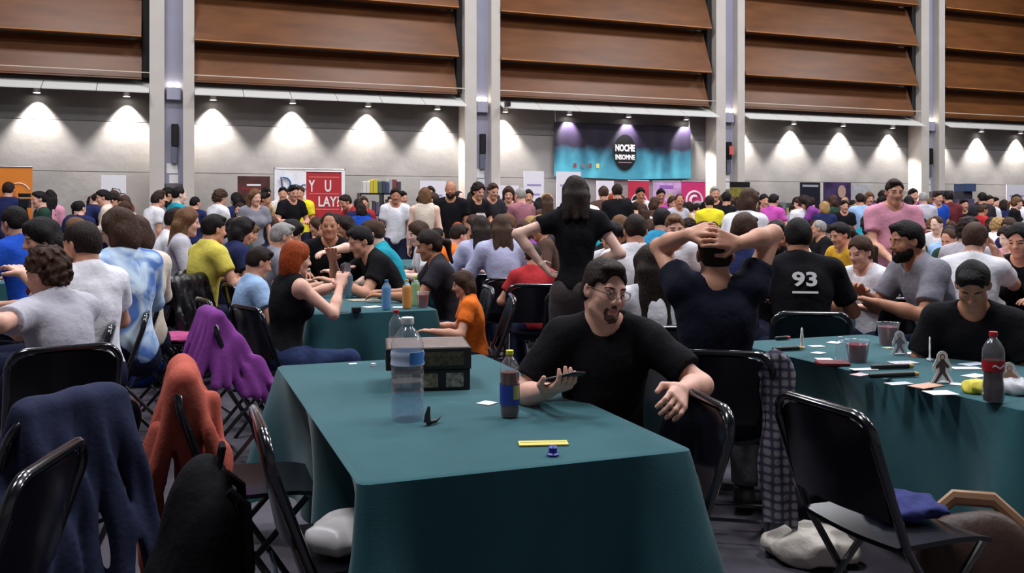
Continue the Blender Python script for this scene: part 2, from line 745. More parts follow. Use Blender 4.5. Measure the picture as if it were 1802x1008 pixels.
def torso_prims(Fd, J, P, g=0.0, k=0.05):
    """g: how far the surface is let out (clothing)"""
    T, hip = J['T'], J['hip']
    w, fat, fem = P.get('ws', 1.0), P.get('fat', 0.0), P.get('fem', 0)
    q = lambda x, y, z: hip + T @ np.array((x, y, z))
    Fd.ell(q(0, -0.005, 0.03), (0.155 * w + fat * .6 + g, 0.112 + fat * .6 + g, 0.125 + g), T, k=k)
    wb = 0.108 if fem else 0.128
    Fd.ell(q(0, 0.004 + fat * 0.4, 0.18), (wb * w + fat + g, 0.098 + fat + g, 0.17 + g), T, k=k)
    Fd.ell(q(0, -0.005, 0.36), ((0.135 if fem else 0.148) * w + fat * .4 + g, 0.106 + fat * .3 + g, 0.165 + g), T, k=k)
    Fd.rc(q(-0.095 * w, -0.01, 0.455), q(0.095 * w, -0.01, 0.455), 0.058 + g, k=k)
    if fem:
        for sx in (-1, 1):
            Fd.ell(q(sx * 0.07, 0.082, 0.335), (0.062 + g, 0.055 + g, 0.062 + g), T, k=0.03)
    for s_ in 'RL':
        Fd.rc(J['nb'] + T[:, 2] * 0.008 - T[:, 1] * 0.01, J['s' + s_], 0.05 + g, 0.052 + g, k=0.035)


def bbox_axes(J, h, fine, names, pad=0.16, low=True):
    pts = np.array([J[n] for n in names])
    lo, hi = pts.min(0) - pad, pts.max(0) + pad
    return [axis(float(lo[i]), float(hi[i]), h, [f[i] for f in fine]) for i in range(3)]


ARM = {'hero': (0.013, 0.0045, 0.0042), 'mid': (0.018, 0.0075, 0.0065), 'far': (0.026, 0.011, 0.009)}


def build_body(P, J, detail='mid', name='person'):
    h, hh, hf = ARM[detail]
    fine = []
    c = J['head']
    fine.append([(float(c[i]) - 0.135, float(c[i]) + 0.135, hh) for i in range(3)])
    for k in 'RL':
        if P.get('hand' + k, 1):
            m = J['w' + k] + J['hd' + k] * 0.075
            fine.append([(float(m[i]) - 0.10, float(m[i]) + 0.10, hf) for i in range(3)])
    names = ['hip', 'head', 'sR', 'sL', 'eR', 'eL', 'wR', 'wL', 'kR', 'kL', 'aR', 'aL', 'tR', 'tL']
    xs, ys, zs = bbox_axes(J, h, fine, names)
    zs = zs[zs > -0.03]
    Fd = Field(xs, ys, zs)
    torso_prims(Fd, J, P)
    w = P.get('arm', 1.0)
    for k in 'RL':
        Fd.rc(J['s' + k], J['e' + k], 0.050 * w, 0.039 * w, k=0.035)
        Fd.rc(J['e' + k], J['e' + k] * .55 + J['w' + k] * .45, 0.041 * w, 0.041 * w, k=0.02)
        Fd.rc(J['e' + k] * .6 + J['w' + k] * .4, J['w' + k] + J['hd' + k] * 0.01, 0.041 * w, 0.0265 * w, k=0.02)
        Fd.rc(J['h' + k], J['k' + k], 0.085, 0.056, k=0.04)
        Fd.rc(J['k' + k], J['a' + k], 0.054, 0.036, k=0.03)
        Fd.rc(J['a' + k] - np.array((0, 0.03, 0.04)), J['t' + k], 0.034, 0.026, k=0.02)
    head_prims(Fd, J, P)
    for k in 'RL':
        if P.get('hand' + k, 1):
            hand(Fd, J, k, P.get('curl' + k, 0.5), P.get('spread' + k, 1.0), P.get('hs', 1.0))
    me, V, Q = Fd.mesh(name, 1)
    # eyes, brows and lips are told apart by their own material
    L = (V - c) @ J['H'] / HZ
    cen = L[Q].mean(1)
    ax_, y, z = np.abs(cen[:, 0]), cen[:, 1], cen[:, 2]
    mi = np.zeros(len(Q), np.int32)
    g = {'hero': 0.6, 'mid': 0.75, 'far': 0.62}[detail]
    brow = (ax_ > 0.012) & (ax_ < 0.050) & (np.abs(z - 0.0265 + (ax_ - 0.03) ** 2 * 4) < 0.0042 * g) & (y > 0.045)
    eye = (((ax_ - 0.031) / 0.0135) ** 2 + ((z - 0.003) / (0.0062 * g)) ** 2 < 1) & (y > 0.05)
    lip = (ax_ < 0.024) & (np.abs(z + 0.0622) < (0.0105 if detail == 'hero' else 0.008) * (1 - (ax_ / 0.03) ** 2)) & (y > 0.06)
    if detail != 'hero':
        mi[brow | eye] = 1
    mi[lip] = 2
    if len(me.polygons) == len(Q):
        me.polygons.foreach_set('material_index', mi)
    return me


def fold_noise(seed, amp=0.004, fr=30.0):
    a = seed * 1.7
    return lambda X, Y, Z: (amp * np.sin(X * fr + Z * fr * 0.5 + a + 1.3 * np.sin(Z * fr * .6 + a)) *
                            np.sin(Y * fr * 0.8 - Z * fr * .45 + 2.1 * a + 1.1 * np.sin(X * fr * .5)))


def build_shirt(P, J, detail='mid', name='shirt'):
    h = {'hero': 0.0075, 'mid': 0.013, 'far': 0.022}[detail]
    sl = P.get('sleeve', 0.62)
    names = ['hip', 'sR', 'sL', 'nb', 'eR', 'eL'] + (['wR', 'wL'] if sl > 1 else [])
    xs, ys, zs = bbox_axes(J, h, [], names, pad=0.17)
    Fd = Field(xs, ys, zs)
    g = P.get('shirtg', 0.016)
    torso_prims(Fd, J, P, g)
    T, hip = J['T'], J['hip']
    if P.get('hemlong', 0):
        Fd.rc(hip - T[:, 0] * 0.07 - T[:, 2] * 0.02, hip + T[:, 0] * 0.07 - T[:, 2] * 0.02, 0.13 + g, k=0.05)
    for k in 'RL':
        S, E, W = J['s' + k], J['e' + k], J['w' + k]
        if sl <= 0:
            continue
        if sl <= 1:
            Fd.rc(S, S + (E - S) * sl, 0.056 + g, (0.056 - 0.013 * sl) + g + 0.006, k=0.03, flat=True)
        else:
            Fd.rc(S, E, 0.056 + g, 0.043 + g, k=0.04)
            Fd.rc(E, E + (W - E) * (sl - 1), 0.043 + g, 0.032 + g, k=0.02, flat=True)
    Fd.disp(fold_noise(P.get('seed', 1), P.get('fold', 0.0045), 26.0))
    nb = J['nb']
    neckd = nrm(J['head'] - nb)
    rn = P.get('neckr', 0.070)
    Fd.rc(nb + T[:, 2] * 0.012 + T[:, 1] * (0.012 + P.get('vneck', 0)), nb + neckd * 0.3, rn, rn + 0.015, k=0.01, sub=True)
    if sl <= 0:                                   # tank top: wide armholes
        for k in 'RL':
            S = J['s' + k]
            sd = 1 if k == 'R' else -1
            Fd.ell(S + T[:, 0] * sd * 0.05, (0.075, 0.12, 0.105), T, k=0.01, sub=True)
    Fd.cut(hip + T[:, 2] * P.get('hem', -0.045), -T[:, 2])
    me, V, Q = Fd.mesh(name, 3)
    return me


def build_trousers(P, J, detail='mid', name='trousers'):
    h = {'hero': 0.014, 'mid': 0.018, 'far': 0.026}[detail]
    names = ['hip', 'kR', 'kL', 'aR', 'aL', 'hR', 'hL']
    xs, ys, zs = bbox_axes(J, h, [], names, pad=0.18)
    Fd = Field(xs, ys, zs)
    T, hip = J['T'], J['hip']
    g = 0.012
    fat = P.get('fat', 0) * .6
    Fd.ell(hip + T @ np.array((0, -0.005, 0.03)), (0.155 * P.get('ws', 1) + fat + g, 0.112 + fat + g, 0.125 + g), T, k=0.05)
    Fd.cut(hip + T[:, 2] * P.get('waist', 0.10), T[:, 2])
    for k in 'RL':
        Fd.rc(J['h' + k], J['k' + k], 0.086 + g, 0.060 + g, k=0.04)
        e = J['k' + k] + (J['a' + k] - J['k' + k]) * P.get('tlen', 0.93)
        Fd.rc(J['k' + k], e, 0.058 + g, 0.05 + g, k=0.03, flat=True)
    Fd.disp(fold_noise(3 + P.get('seed', 1), 0.005, 22.0))
    me, V, Q = Fd.mesh(name, 1)
    return me


def build_shoe(J, k, name='shoe'):
    a, t = J['a' + k], J['t' + k]
    lo = np.minimum(a, t) - 0.1
    hi = np.maximum(a, t) + 0.1
    Fd = Field(*[axis(float(lo[i]), float(hi[i]), 0.014) for i in range(3)])
    Fd.rc(a - np.array((0, 0.03, 0.035)), t + np.array((0, 0.01, 0.008)), 0.047, 0.040, k=0.02)
    Fd.rc(a + np.array((0, 0, 0.03)), a - np.array((0, 0.01, 0.03)), 0.048, 0.05, k=0.02)
    Fd.cut((0, 0, float(min(a[2] - 0.085, t[2] - 0.02))), (0, 0, -1))
    Fd.cut(a + np.array((0, 0, 0.035)), (0, 0, 1))
    return Fd.mesh(name, 1)[0]


def build_hair(style, detail='mid', seed=1, name='hair'):
    """in head space: face towards +Y"""
    h = {'hero': 0.0052, 'mid': 0.008, 'far': 0.012}[detail]
    lo = {'long': -0.42, 'shoulder': -0.3, 'verylong': -0.46, 'ponytail': -0.22, 'bob': -0.20, 'curlylong': -0.3, 'medium': -0.17}.get(style, -0.15)
    Fd = Field(axis(-0.19, 0.19, h), axis(-0.24, 0.17, h), axis(lo - 0.05, 0.2, h))
    rnd = random.Random(seed)
    a = [rnd.uniform(0, 6) for _ in range(6)]
    strand = lambda X, Y, Z: 0.0016 * np.sin(140 * np.arctan2(X, -Y + 0.02) * 0.35 + 14 * Z + a[0] + 2 * np.sin(20 * Z + a[1])) + 0.005 * np.sin(38 * X + a[2]) * np.sin(33 * Y + a[3]) * np.sin(36 * Z + a[4])
    curl = lambda X, Y, Z: 0.011 * np.sin(75 * X + a[0] + 2 * np.sin(40 * Y)) * np.sin(70 * Y + a[1] + 2 * np.sin(38 * Z)) * np.sin(72 * Z + a[2] + 2 * np.sin(41 * X)) * 1.6
    g = {'buzz': 0.004, 'curly': 0.026, 'curlylong': 0.028, 'crop': 0.007, 'short': 0.010}.get(style, 0.013)
    Fd.ell((0, -0.014, 0.036), (0.0745 + g, 0.094 + g, 0.088 + g), k=0.02)
    if style in ('short', 'crop', 'buzz'):
        Fd.ell((0, -0.055, -0.012), (0.060 + g * .7, 0.045 + g, 0.058), k=0.03)
    else:
        Fd.ell((0, -0.055, -0.025), (0.062 + g * .7, 0.047 + g, 0.065), k=0.03)
    if style in ('bob', 'long', 'verylong', 'curlylong', 'medium', 'shoulder'):
        bot = {'bob': -0.13, 'long': -0.16, 'verylong': -0.18, 'curlylong': -0.16, 'medium': -0.085, 'shoulder': -0.14}[style]
        for sx in (-1, 1):
            Fd.rc((sx * 0.066, -0.012, 0.03), (sx * 0.080, -0.02, bot), 0.034, 0.027, k=0.03)
        Fd.ell((0, -0.065, -0.05), (0.088, 0.052, 0.125 if style != 'medium' else 0.09), k=0.03)
    if style in ('long', 'verylong', 'curlylong', 'shoulder'):
        e = {'long': -0.30, 'verylong': -0.38, 'curlylong': -0.24, 'shoulder': -0.21}[style]
        for sx in (-1, 0, 1):
            Fd.rc((sx * 0.055, -0.085, -0.05), (sx * 0.07, -0.105, e), 0.045, 0.026, k=0.03)
    if style == 'ponytail':
        Fd.rc((0, -0.10, 0.02), (0, -0.155, -0.02), 0.022, 0.03, k=0.02)
        Fd.rc((0, -0.155, -0.02), (0, -0.15, -0.19), 0.03, 0.014, k=0.02)
    if style == 'bun':
        Fd.ell((0, -0.10, 0.09), (0.042, 0.042, 0.042), k=0.01)
    if style in ('short', 'crop', 'medium'):
        Fd.ell((0.015, 0.050, 0.100), (0.052, 0.036, 0.024), k=0.02)
    Fd.disp(curl if 'curly' in style else strand)
    # the face and the ears stay free
    top = 0.084 if style not in ('bob', 'medium') else 0.062
    Fd.ell((0, 0.112, top - 0.115), (0.088 if style in ('short', 'crop', 'buzz') else 0.079, 0.083, 0.118), k=0.01, sub=True, disp=lambda X, Y, Z: 0.006 * np.sin(70 * X + a[5]) * np.sin(50 * Z + a[0]))
    if style in ('short', 'crop', 'buzz', 'curly', 'ponytail', 'bun'):
        for sx in (-1, 1):
            Fd.ell((sx * 0.074, 0.056, 0.012), (0.026, 0.032, 0.038), k=0.008, sub=True)
            Fd.ell((sx * 0.088, 0.018, -0.035), (0.035, 0.042, 0.055), k=0.008, sub=True)
            Fd.ell((sx * 0.07, 0.05, -0.09), (0.05, 0.08, 0.06), k=0.008, sub=True)
    if style in ('buzz',):
        Fd.ell((0, 0.125, 0.06), (0.075, 0.085, 0.075), k=0.02, sub=True)
    return Fd.mesh(name, 1)[0]


def build_beard(detail='hero', name='beard', full=True):
    h = 0.0055 if detail == 'hero' else 0.009
    Fd = Field(axis(-0.1, 0.1, h), axis(-0.06, 0.16, h), axis(-0.19, 0.03, h))
    Fd.ell((0, 0.031, -0.062), (0.064, 0.064, 0.066), k=0.03)
    for sx in (-1, 1):
        Fd.rc((sx * 0.043, 0.014, -0.066), (sx * 0.012, 0.071, -0.099), 0.026, 0.025, k=0.022)
    Fd.disp(lambda X, Y, Z: 0.003 * np.sin(120 * X) * np.sin(130 * Z + 2) * np.sin(110 * Y))
    Fd.ell((0, 0.10, -0.0), (0.09, 0.05, 0.05), k=0.01, sub=True)
    Fd.ell((0, 0.105, -0.062), (0.024, 0.03, 0.009), k=0.004, sub=True)
    Fd.cut((0, 0, -0.022), (0, 0, 1))
    Fd.cut((0, -0.005, 0), (0, -1, 0))
    for sx in (-1, 1):
        Fd.ell((sx * 0.05, 0.075, -0.022), (0.033, 0.035, 0.028), k=0.01, sub=True)
    return Fd.mesh(name, 1)[0]


SKIN = {
    'fair': mat('skin_fair', (222, 170, 150), rough=0.5, spec=0.35, var=0.05, vscale=25),
    'mid': mat('skin_mid', (205, 150, 125), rough=0.5, spec=0.35, var=0.05, vscale=25),
    'tan': mat('skin_tan', (180, 125, 98), rough=0.5, spec=0.35, var=0.05, vscale=25),
    'pale': mat('skin_pale', (232, 190, 172), rough=0.5, spec=0.35, var=0.04, vscale=25),
}
EYE = mat('eye_dark', (38, 25, 22), rough=0.35)
LIP = mat('lip', (188, 122, 110), rough=0.45)
HAIRC = {
    'black': (22, 17, 17), 'dark brown': (38, 26, 22), 'brown': (66, 45, 34), 'light brown': (105, 74, 50),
    'blond': (165, 130, 85), 'red': (150, 62, 22), 'grey': (150, 145, 142),
}


def hairmat(c):
    return mat('hair_' + c.replace(' ', '_'), HAIRC[c], rough=0.6, spec=0.2, bump=0.5, bscale=55, var=0.35, vscale=45, stretch=(3, 3, 0.7))


POSES, PARTS, HAIRS = {}, {}, {}


def pose_parts(key, P, detail):
    ck = (key, detail)
    if ck not in PARTS:
        J = pose_skeleton(P)
        d = {'J': J, 'P': P}
        d['body'] = build_body(P, J, detail)
        for m in (SKIN['mid'], EYE, LIP):
            d['body'].materials.append(m)
        PARTS[ck] = d
    return PARTS[ck]


def piece(key, P, detail, what):
    d = pose_parts(key, P, detail)
    if what not in d:
        J = d['J']
        if what.startswith('shirt'):
            P2 = dict(P)
            if what != 'shirt':
                P2['sleeve'] = float(what.split(':')[1])
            d[what] = build_shirt(P2, J, detail)
        elif what == 'trousers':
            d[what] = build_trousers(P, J, detail)
        elif what.startswith('shoe'):
            d[what] = build_shoe(J, what[-1])
        d[what].materials.append(plain('placeholder', (100, 100, 100)))
    return d[what]


def setmat(o, m, i=0):
    o.material_slots[i].link = 'OBJECT'
    o.material_slots[i].material = m


def figure(key, P, detail='mid', skin='mid', hair='short', hcol='dark brown', shirt=None, trousers=None, shoes=None,
           beard=False, sleeve=None, name='person'):
    """a person: body mesh with hair and clothing as its children, at the world origin"""
    d = pose_parts(key, P, detail)
    o = link(name, d['body'])
    setmat(o, SKIN[skin])
    if shirt is not None:
        s = link('shirt', piece(key, P, detail, 'shirt' if sleeve is None else 'shirt:%g' % sleeve), parent=o)
        setmat(s, shirt)
    if trousers is not None:
        s = link('trousers', piece(key, P, detail, 'trousers'), parent=o)
        setmat(s, trousers)
    if shoes is not None:
        for k in 'RL':
            s = link('shoe', piece(key, P, detail, 'shoe' + k), parent=o)
            setmat(s, shoes)
    J = d['J']
    HM = Matrix.Translation(Vector(J['head'])) @ Matrix([list(r) for r in J['H']]).to_4x4() @ Matrix.Scale(HZ, 4)
    if hair and hair != 'bald':
        hk = (hair, detail, P.get('hseed', 1))
        if hk not in HAIRS:
            HAIRS[hk] = build_hair(hair, detail, P.get('hseed', 1))
            HAIRS[hk].materials.append(plain('placeholder', (100, 100, 100)))
        s = link('hair', HAIRS[hk], parent=o)
        s.matrix_basis = HM
        setmat(s, hairmat(hcol))
    if beard:
        bk = ('beard', detail, 0)
        if bk not in HAIRS:
            HAIRS[bk] = build_beard(detail)
            HAIRS[bk].materials.append(plain('placeholder', (100, 100, 100)))
        s = link('beard', HAIRS[bk], parent=o)
        s.matrix_basis = HM
        setmat(s, hairmat(hcol if hcol != 'grey' else 'grey'))
    o['headz'] = 0.0
    del o['headz']
    return o, J, HM


def face_parts(o, HM, hcol='dark brown', lid=1.0):
    """eyes with irises and tapering eyebrows for the faces one sees close up"""
    for sx in (-1, 1):
        MB().lathe([(0.0006, -0.006), (0.0045, -0.0035), (0.006, 0.0), (0.0045, 0.0035), (0.0006, 0.006)], 10).build('eye', plain('eye_white', (215, 205, 200), 0.2), o, True)
        e_ = LASTB[0]
        e_.matrix_basis = HM @ Matrix.Translation((sx * 0.031, 0.0815, 0.0035)) @ Matrix.Diagonal((1.7, 0.7, 1.0 * lid, 1))
        MB().lathe([(0.0006, 0), (0.0034, 0.0), (0.0034, 0.0012), (0.0006, 0.0016)], 12).build('iris', EYE, e_, True)
        LASTB[0].matrix_basis = Matrix.Diagonal((1 / 1.7, 1 / 0.7, 1, 1)) @ Matrix.Translation((0, 0.0040, 0)) @ Matrix.Rotation(R(-90), 4, 'X')
        pts = [(sx * x_, y_, z_) for x_, y_, z_ in ((0.012, 0.0865, 0.0235), (0.022, 0.0865, 0.0265), (0.034, 0.0835, 0.0285), (0.044, 0.077, 0.0275), (0.052, 0.069, 0.0235))]
        MB().tube(pts, [0.0028, 0.0040, 0.0038, 0.0030, 0.0012], 8).build('eyebrow', hairmat(hcol), o, True)
        LASTB[0].matrix_basis = HM


def aim(o, J, u, v, d, face, fit=True, smin=0.72, smax=1.1, seat=None):
    """put the figure so that its head is seen at photo pixel (u, v), d metres off; face = heading in degrees from +Y, clockwise"""
    p = at(u, v, d)
    s = 1.0
    if fit:
        s = min(max(p.z / float(J['head'][2]), smin), smax)
    h = Vector(J['head']) * s
    a = -R(face)
    rx = h.x * math.cos(a) - h.y * math.sin(a)
    ry = h.x * math.sin(a) + h.y * math.cos(a)
    o.location = (p.x - rx, p.y - ry, 0.0)
    o.rotation_euler = (0, 0, a)
    o.scale = (s, s, s)
    return o


# ------------------------------------------------------------------ the hall
WY = 18.7                     # plane of the long wall
BAY = 6.16  # wall distances, widths and heights below are scaled up about the camera
PW = 0.79
M_CONC = mat('concrete', (134, 130, 128), rough=0.85, bump=0.15, bscale=9, var=0.10, vscale=1.6, spec=0.2)
M_PILLAR = mat('pillar_paint', (188, 180, 172), rough=0.7, var=0.04, vscale=3, spec=0.25)
M_CHANNEL = mat('pillar_channel', (150, 148, 165), rough=0.5, var=0.04, vscale=3, spec=0.3)
M_WOOD = mat('wood_panel', (102, 62, 33), rough=0.42, var=0.22, vscale=2.2, stretch=(0.5, 1, 2.5), bump=0.03, bscale=30, spec=0.35)
M_WOOD_LIT = mat('wood_lit_underside', (165, 112, 66), rough=0.45, var=0.12, vscale=3, spec=0.3)  # same wood on the undersides, light from below put into its colour
M_BAFFLE = mat('white_baffle', (200, 197, 192), rough=0.7, spec=0.2)
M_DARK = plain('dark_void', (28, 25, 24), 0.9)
M_FLOOR = mat('grey_carpet', (84, 80, 88), rough=0.95, bump=0.4, bscale=180, var=0.10, vscale=5, spec=0.1)
M_BLACK = plain('black_plastic', (16, 15, 18), 0.4)
M_WHITE = plain('white_paper', (225, 222, 222), 0.7)
M_METAL = mat('brushed_metal', (170, 170, 175), rough=0.35, metal=1.0)

XL, XR, YF = -9.0, 31.0, -6.0


def struct(name, mb, m, smooth=False):
    return tag(mb.build(name, m, smooth=smooth), kind='structure')


struct('floor', MB().box(((XL + XR) / 2, (YF + WY) / 2, -0.05), (XR - XL + 0.4, WY - YF + 0.4, 0.1)), M_FLOOR)
struct('ceiling', MB().box(((XL + XR) / 2, (YF + WY) / 2, CEIL + 0.05), (XR - XL + 0.4, WY - YF + 1.2, 0.1)), plain('ceiling_grey', (95, 92, 92), 0.9))
struct('wall_left', MB().box((XL - 0.1, (YF + WY) / 2, CEIL / 2), (0.2, WY - YF + 0.4, CEIL)), M_CONC)
struct('wall_right', MB().box((XR + 0.1, (YF + WY) / 2, CEIL / 2), (0.2, WY - YF + 0.4, CEIL)), M_CONC)
struct('wall_front', MB().box(((XL + XR) / 2, YF - 0.1, CEIL / 2), (XR - XL + 0.4, 0.2, CEIL)), M_CONC)

wb = MB()
for (z0, z1) in ((0, 0.925), (0.935, 2.175), (2.185, 3.12), (3.13, 4.1)):     # poured lifts with a shadow gap between them
    wb.box(((XL + XR) / 2, WY + 0.1, (z0 + z1) / 2), (XR - XL + 0.4, 0.2, z1 - z0), mi=1 if z0 > 3 else 0)
wb.box(((XL + XR) / 2, WY + 0.16, CEIL / 2), (XR - XL + 0.4, 0.28, CEIL))
struct('wall_back', wb, [M_CONC, mat('concrete_beam', (104, 101, 100), rough=0.85, bump=0.15, bscale=9, var=0.08, vscale=1.6, spec=0.2)])

# lamps that graze the wall, by the photo's column; the first entry of each pair is the bay
LAMPU = [(-1, 65), (-1, 223), (0, 375), (0, 515), (0, 648), (0, 770), (1, 889), (1, 1002), (1, 1106), (1, 1208),
         (2, 1305), (2, 1397), (2, 1484), (2, 1571), (3, 1655), (3, 1727), (3, 1796)]
M_GLOW = mat('lamp_glow', (255, 250, 240), emit=30.0)
M_LAMPB = mat('lamp_housing', (225, 225, 225), rough=0.3, metal=0.6)
SPOT_POWER = 560


def lampthing(x, label):
    o = empty('wall_spotlight', (x, WY - 0.15, 3.61))
    tag(o, label, 'wall light', 'downlights under the white baffle')
    b = MB()
    b.lathe([(0.055, 0.10), (0.062, 0.0), (0.075, -0.005), (0.075, -0.02), (0.058, -0.02), (0.055, 0.0)], 18, cap0=True, cap1=False)
    b.build('housing', M_LAMPB, o, True)
    MB().lathe([(0.0005, -0.008), (0.053, -0.008), (0.053, -0.012), (0.0005, -0.012)], 18).build('lens', M_GLOW, o)
    MB().tube([(0, 0, 0.09), (0, 0, 0.118)], 0.012).build('stem', M_LAMPB, o)
    ld = bpy.data.lights.new('spot', 'SPOT')
    ld.energy = SPOT_POWER
    ld.color = (1.0, 0.955, 0.89)
    ld.spot_size = R(86)
    ld.spot_blend = 0.6
    ld.shadow_soft_size = 0.03
    l = bpy.data.objects.new('spot', ld)
    C.objects.link(l)
    l.parent = o
    l.location = (0, 0, -0.035)
    l.rotation_euler = (R(2), 0, 0)
    return o


ORD = ['first', 'second', 'third', 'fourth', 'fifth', 'sixth', 'seventh', 'eighth', 'ninth', 'tenth', 'eleventh',
       'twelfth', 'thirteenth', 'fourteenth', 'fifteenth', 'sixteenth', 'seventeenth']
for n, (bay, u) in enumerate(LAMPU):
    lampthing(wallx(u, WY - 0.15), 'bright downlight washing the concrete wall, %s from the left' % ORD[n])

pill = []
for n in range(-1, 5):
    x = BAY * n
    p = MB()
    p.box((x - PW / 2 + 0.13, WY - 0.225, CEIL / 2), (0.26, 0.45, CEIL))
    p.box((x + PW / 2 - 0.10, WY - 0.225, CEIL / 2), (0.20, 0.45, CEIL))
    p.box((x, WY - 0.125, CEIL / 2), (PW - 0.02, 0.25, CEIL), mi=1)
    tag(p.build('pillar', [M_PILLAR, M_CHANNEL]), kind='structure')
    # sloping wood panelling, white baffle and rail of the bay to the right of this pillar
    x0, x1 = x + PW / 2, x + BAY - PW / 2
    xm, L = (x0 + x1) / 2, x1 - x0
    wd = MB()
    zs_ = [3.90, 4.675, 5.70, 6.74, 7.78, 8.81, 9.84, 10.0]
    for k in range(len(zs_) - 1):
        zb, zt = zs_[k], zs_[k + 1]
        yo, yi = WY - 0.50, WY - 0.08
        if k == 0:
            yo = WY - 0.38
        xa, xb = x0 + 0.005, x1 - 0.14
        vs = [(xa, yo, zb), (xb, yo, zb), (xb, yi, zt), (xa, yi, zt), (xa, yo + 0.03, zb), (xb, yo + 0.03, zb), (xb, yi + 0.03, zt), (xa, yi + 0.03, zt)]
        wd.add(vs, [(0, 1, 2, 3), (4, 7, 6, 5), (0, 4, 5, 1), (3, 2, 6, 7), (1, 5, 6, 2), (0, 3, 7, 4)])
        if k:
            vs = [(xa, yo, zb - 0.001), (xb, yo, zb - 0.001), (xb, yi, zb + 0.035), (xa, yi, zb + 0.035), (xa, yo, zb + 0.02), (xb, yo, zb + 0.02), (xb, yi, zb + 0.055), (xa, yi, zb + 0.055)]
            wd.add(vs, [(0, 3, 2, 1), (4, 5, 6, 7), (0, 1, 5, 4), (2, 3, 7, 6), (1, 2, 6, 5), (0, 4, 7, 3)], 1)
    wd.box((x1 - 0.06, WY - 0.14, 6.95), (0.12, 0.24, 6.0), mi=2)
    tag(wd.build('wall_panelling', [M_WOOD, M_WOOD_LIT, M_DARK]), kind='structure')
    bf = MB()
    nt_ = 6
    for k in range(nt_):
        a, b = x0 + L * k / nt_ + 0.006, x0 + L * (k + 1) / nt_ - 0.006
        vs = [(a, WY - 0.02, 3.90), (b, WY - 0.02, 3.90), (b, WY - 0.62, 3.62), (a, WY - 0.62, 3.62)]
        vs += [(p_[0], p_[1], p_[2] + 0.02) for p_ in vs]
        bf.add(vs, [(0, 3, 2, 1), (4, 5, 6, 7), (0, 1, 5, 4), (2, 3, 7, 6), (1, 2, 6, 5), (0, 4, 7, 3)])
    tag(bf.build('trim_%d' % (n + 2), M_BAFFLE), kind='structure')
    tag(MB().tube([(x0 - 0.02, WY - 0.44, 4.02), (x1 + 0.02, WY - 0.44, 4.02)], 0.010, 6).build('rail', plain('rail', (205, 190, 175), 0.4)), kind='structure')

# things fixed in the pillar channels
WHERE = ['left pillar', 'second pillar', 'third pillar', 'right pillar']
for n in range(4):
    x = BAY * n + 0.03
    y = WY - 0.25
    o = tag(empty('emergency_light', (x, y, 3.78)), 'twin-headed white emergency light lit on the %s' % WHERE[n], 'emergency light', 'emergency lights on the pillars')
    MB().rbox((0, -0.06, -0.12), (0.26, 0.12, 0.24), 0.02).build('housing', plain('lamp_box', (150, 148, 165)), o)
    for s_ in (-1, 1):
        MB().lathe([(0.03, 0.0), (0.045, 0.03), (0.05, 0.075), (0.03, 0.09)], 14, (s_ * 0.07, -0.06, 0.0)).build('lamp_head', mat('emergency_glow', (255, 246, 230), emit=7.0), o, True)
    o = tag(empty('column_speaker', (x + 0.02, y, 2.84)), 'slim black column speaker mounted on the %s' % WHERE[n], 'speaker', 'column speakers on the pillars')
    MB().rbox((0, -0.05, 0.04), (0.13, 0.09, 0.42), 0.02).build('cabinet', M_BLACK, o)
    MB().rbox((-0.01, -0.045, -0.34), (0.11, 0.06, 0.32), 0.01).build('bracket', plain('grey_bracket', (95, 95, 110)), o)
    for k, (dx, z, w_, h_) in enumerate(((-0.03, 2.25, 0.20, 0.19), (0.0, 2.05, 0.16, 0.16))):
        tag(MB().box((x + dx, y - 0.006, z), (w_, 0.004, h_)).build('paper_notice', M_WHITE),
            'white paper notice taped on the %s, %s of two' % (WHERE[n], ('upper', 'lower')[k]), 'notice', 'notices on the pillars')
    p = MB().rbox((x, y - 0.03, 0.98), (0.31, 0.05, 1.96), 0.01)
    tag(p.build('channel_cover', mat('cover_grey', (98, 92, 96), rough=0.6)), 'dark grey cover panel at the foot of the %s' % WHERE[n], 'panel', 'cover panels on the pillars')

o = tag(empty('security_camera', (wallx(888, WY - 0.55), WY - 0.68, 3.66)), 'small black security camera on the white baffle right of second pillar', 'camera')
MB().rbox((0, -0.05, 0.04), (0.10, 0.16, 0.12), 0.02).build('camera_body', M_BLACK, o)
MB().tube([(0, 0.0, 0.06), (0, 0.06, 0.03)], 0.015).build('bracket', M_BLACK, o)
tag(MB().box((wallx(1288, WY - 0.46), WY - 0.4525, 2.88), (0.13, 0.006, 0.2)).build('fire_sign', plain('sign_red', (190, 90, 80))), 'small reddish sign on the front of the third pillar', 'sign')

# hall lamps overhead (above the picture)
for n, (lx, ly) in enumerate(LAMPS):
    o = tag(empty('hall_lamp', (lx, ly, CEIL - 0.3)), 'rectangular white hall lamp under the ceiling', 'ceiling light', 'hall lamps overhead')
    h_ = MB()
    h_.box((0, 0, 0.04), (2.3, 1.3, 0.05)).box((1.14, 0, 0.0), (0.03, 1.3, 0.09)).box((-1.14, 0, 0.0), (0.03, 1.3, 0.09)).box((0, 0.64, 0), (2.3, 0.03, 0.09)).box((0, -0.64, 0), (2.3, 0.03, 0.09))
    h_.build('reflector', plain('reflector_white', (235, 235, 235)), o)
    for sx in (-1, 1):
        MB().tube([(sx * 0.9, 0, 0.06), (sx * 0.9, 0, 0.3)], 0.01, 6).build('suspension_rod', M_METAL, o)


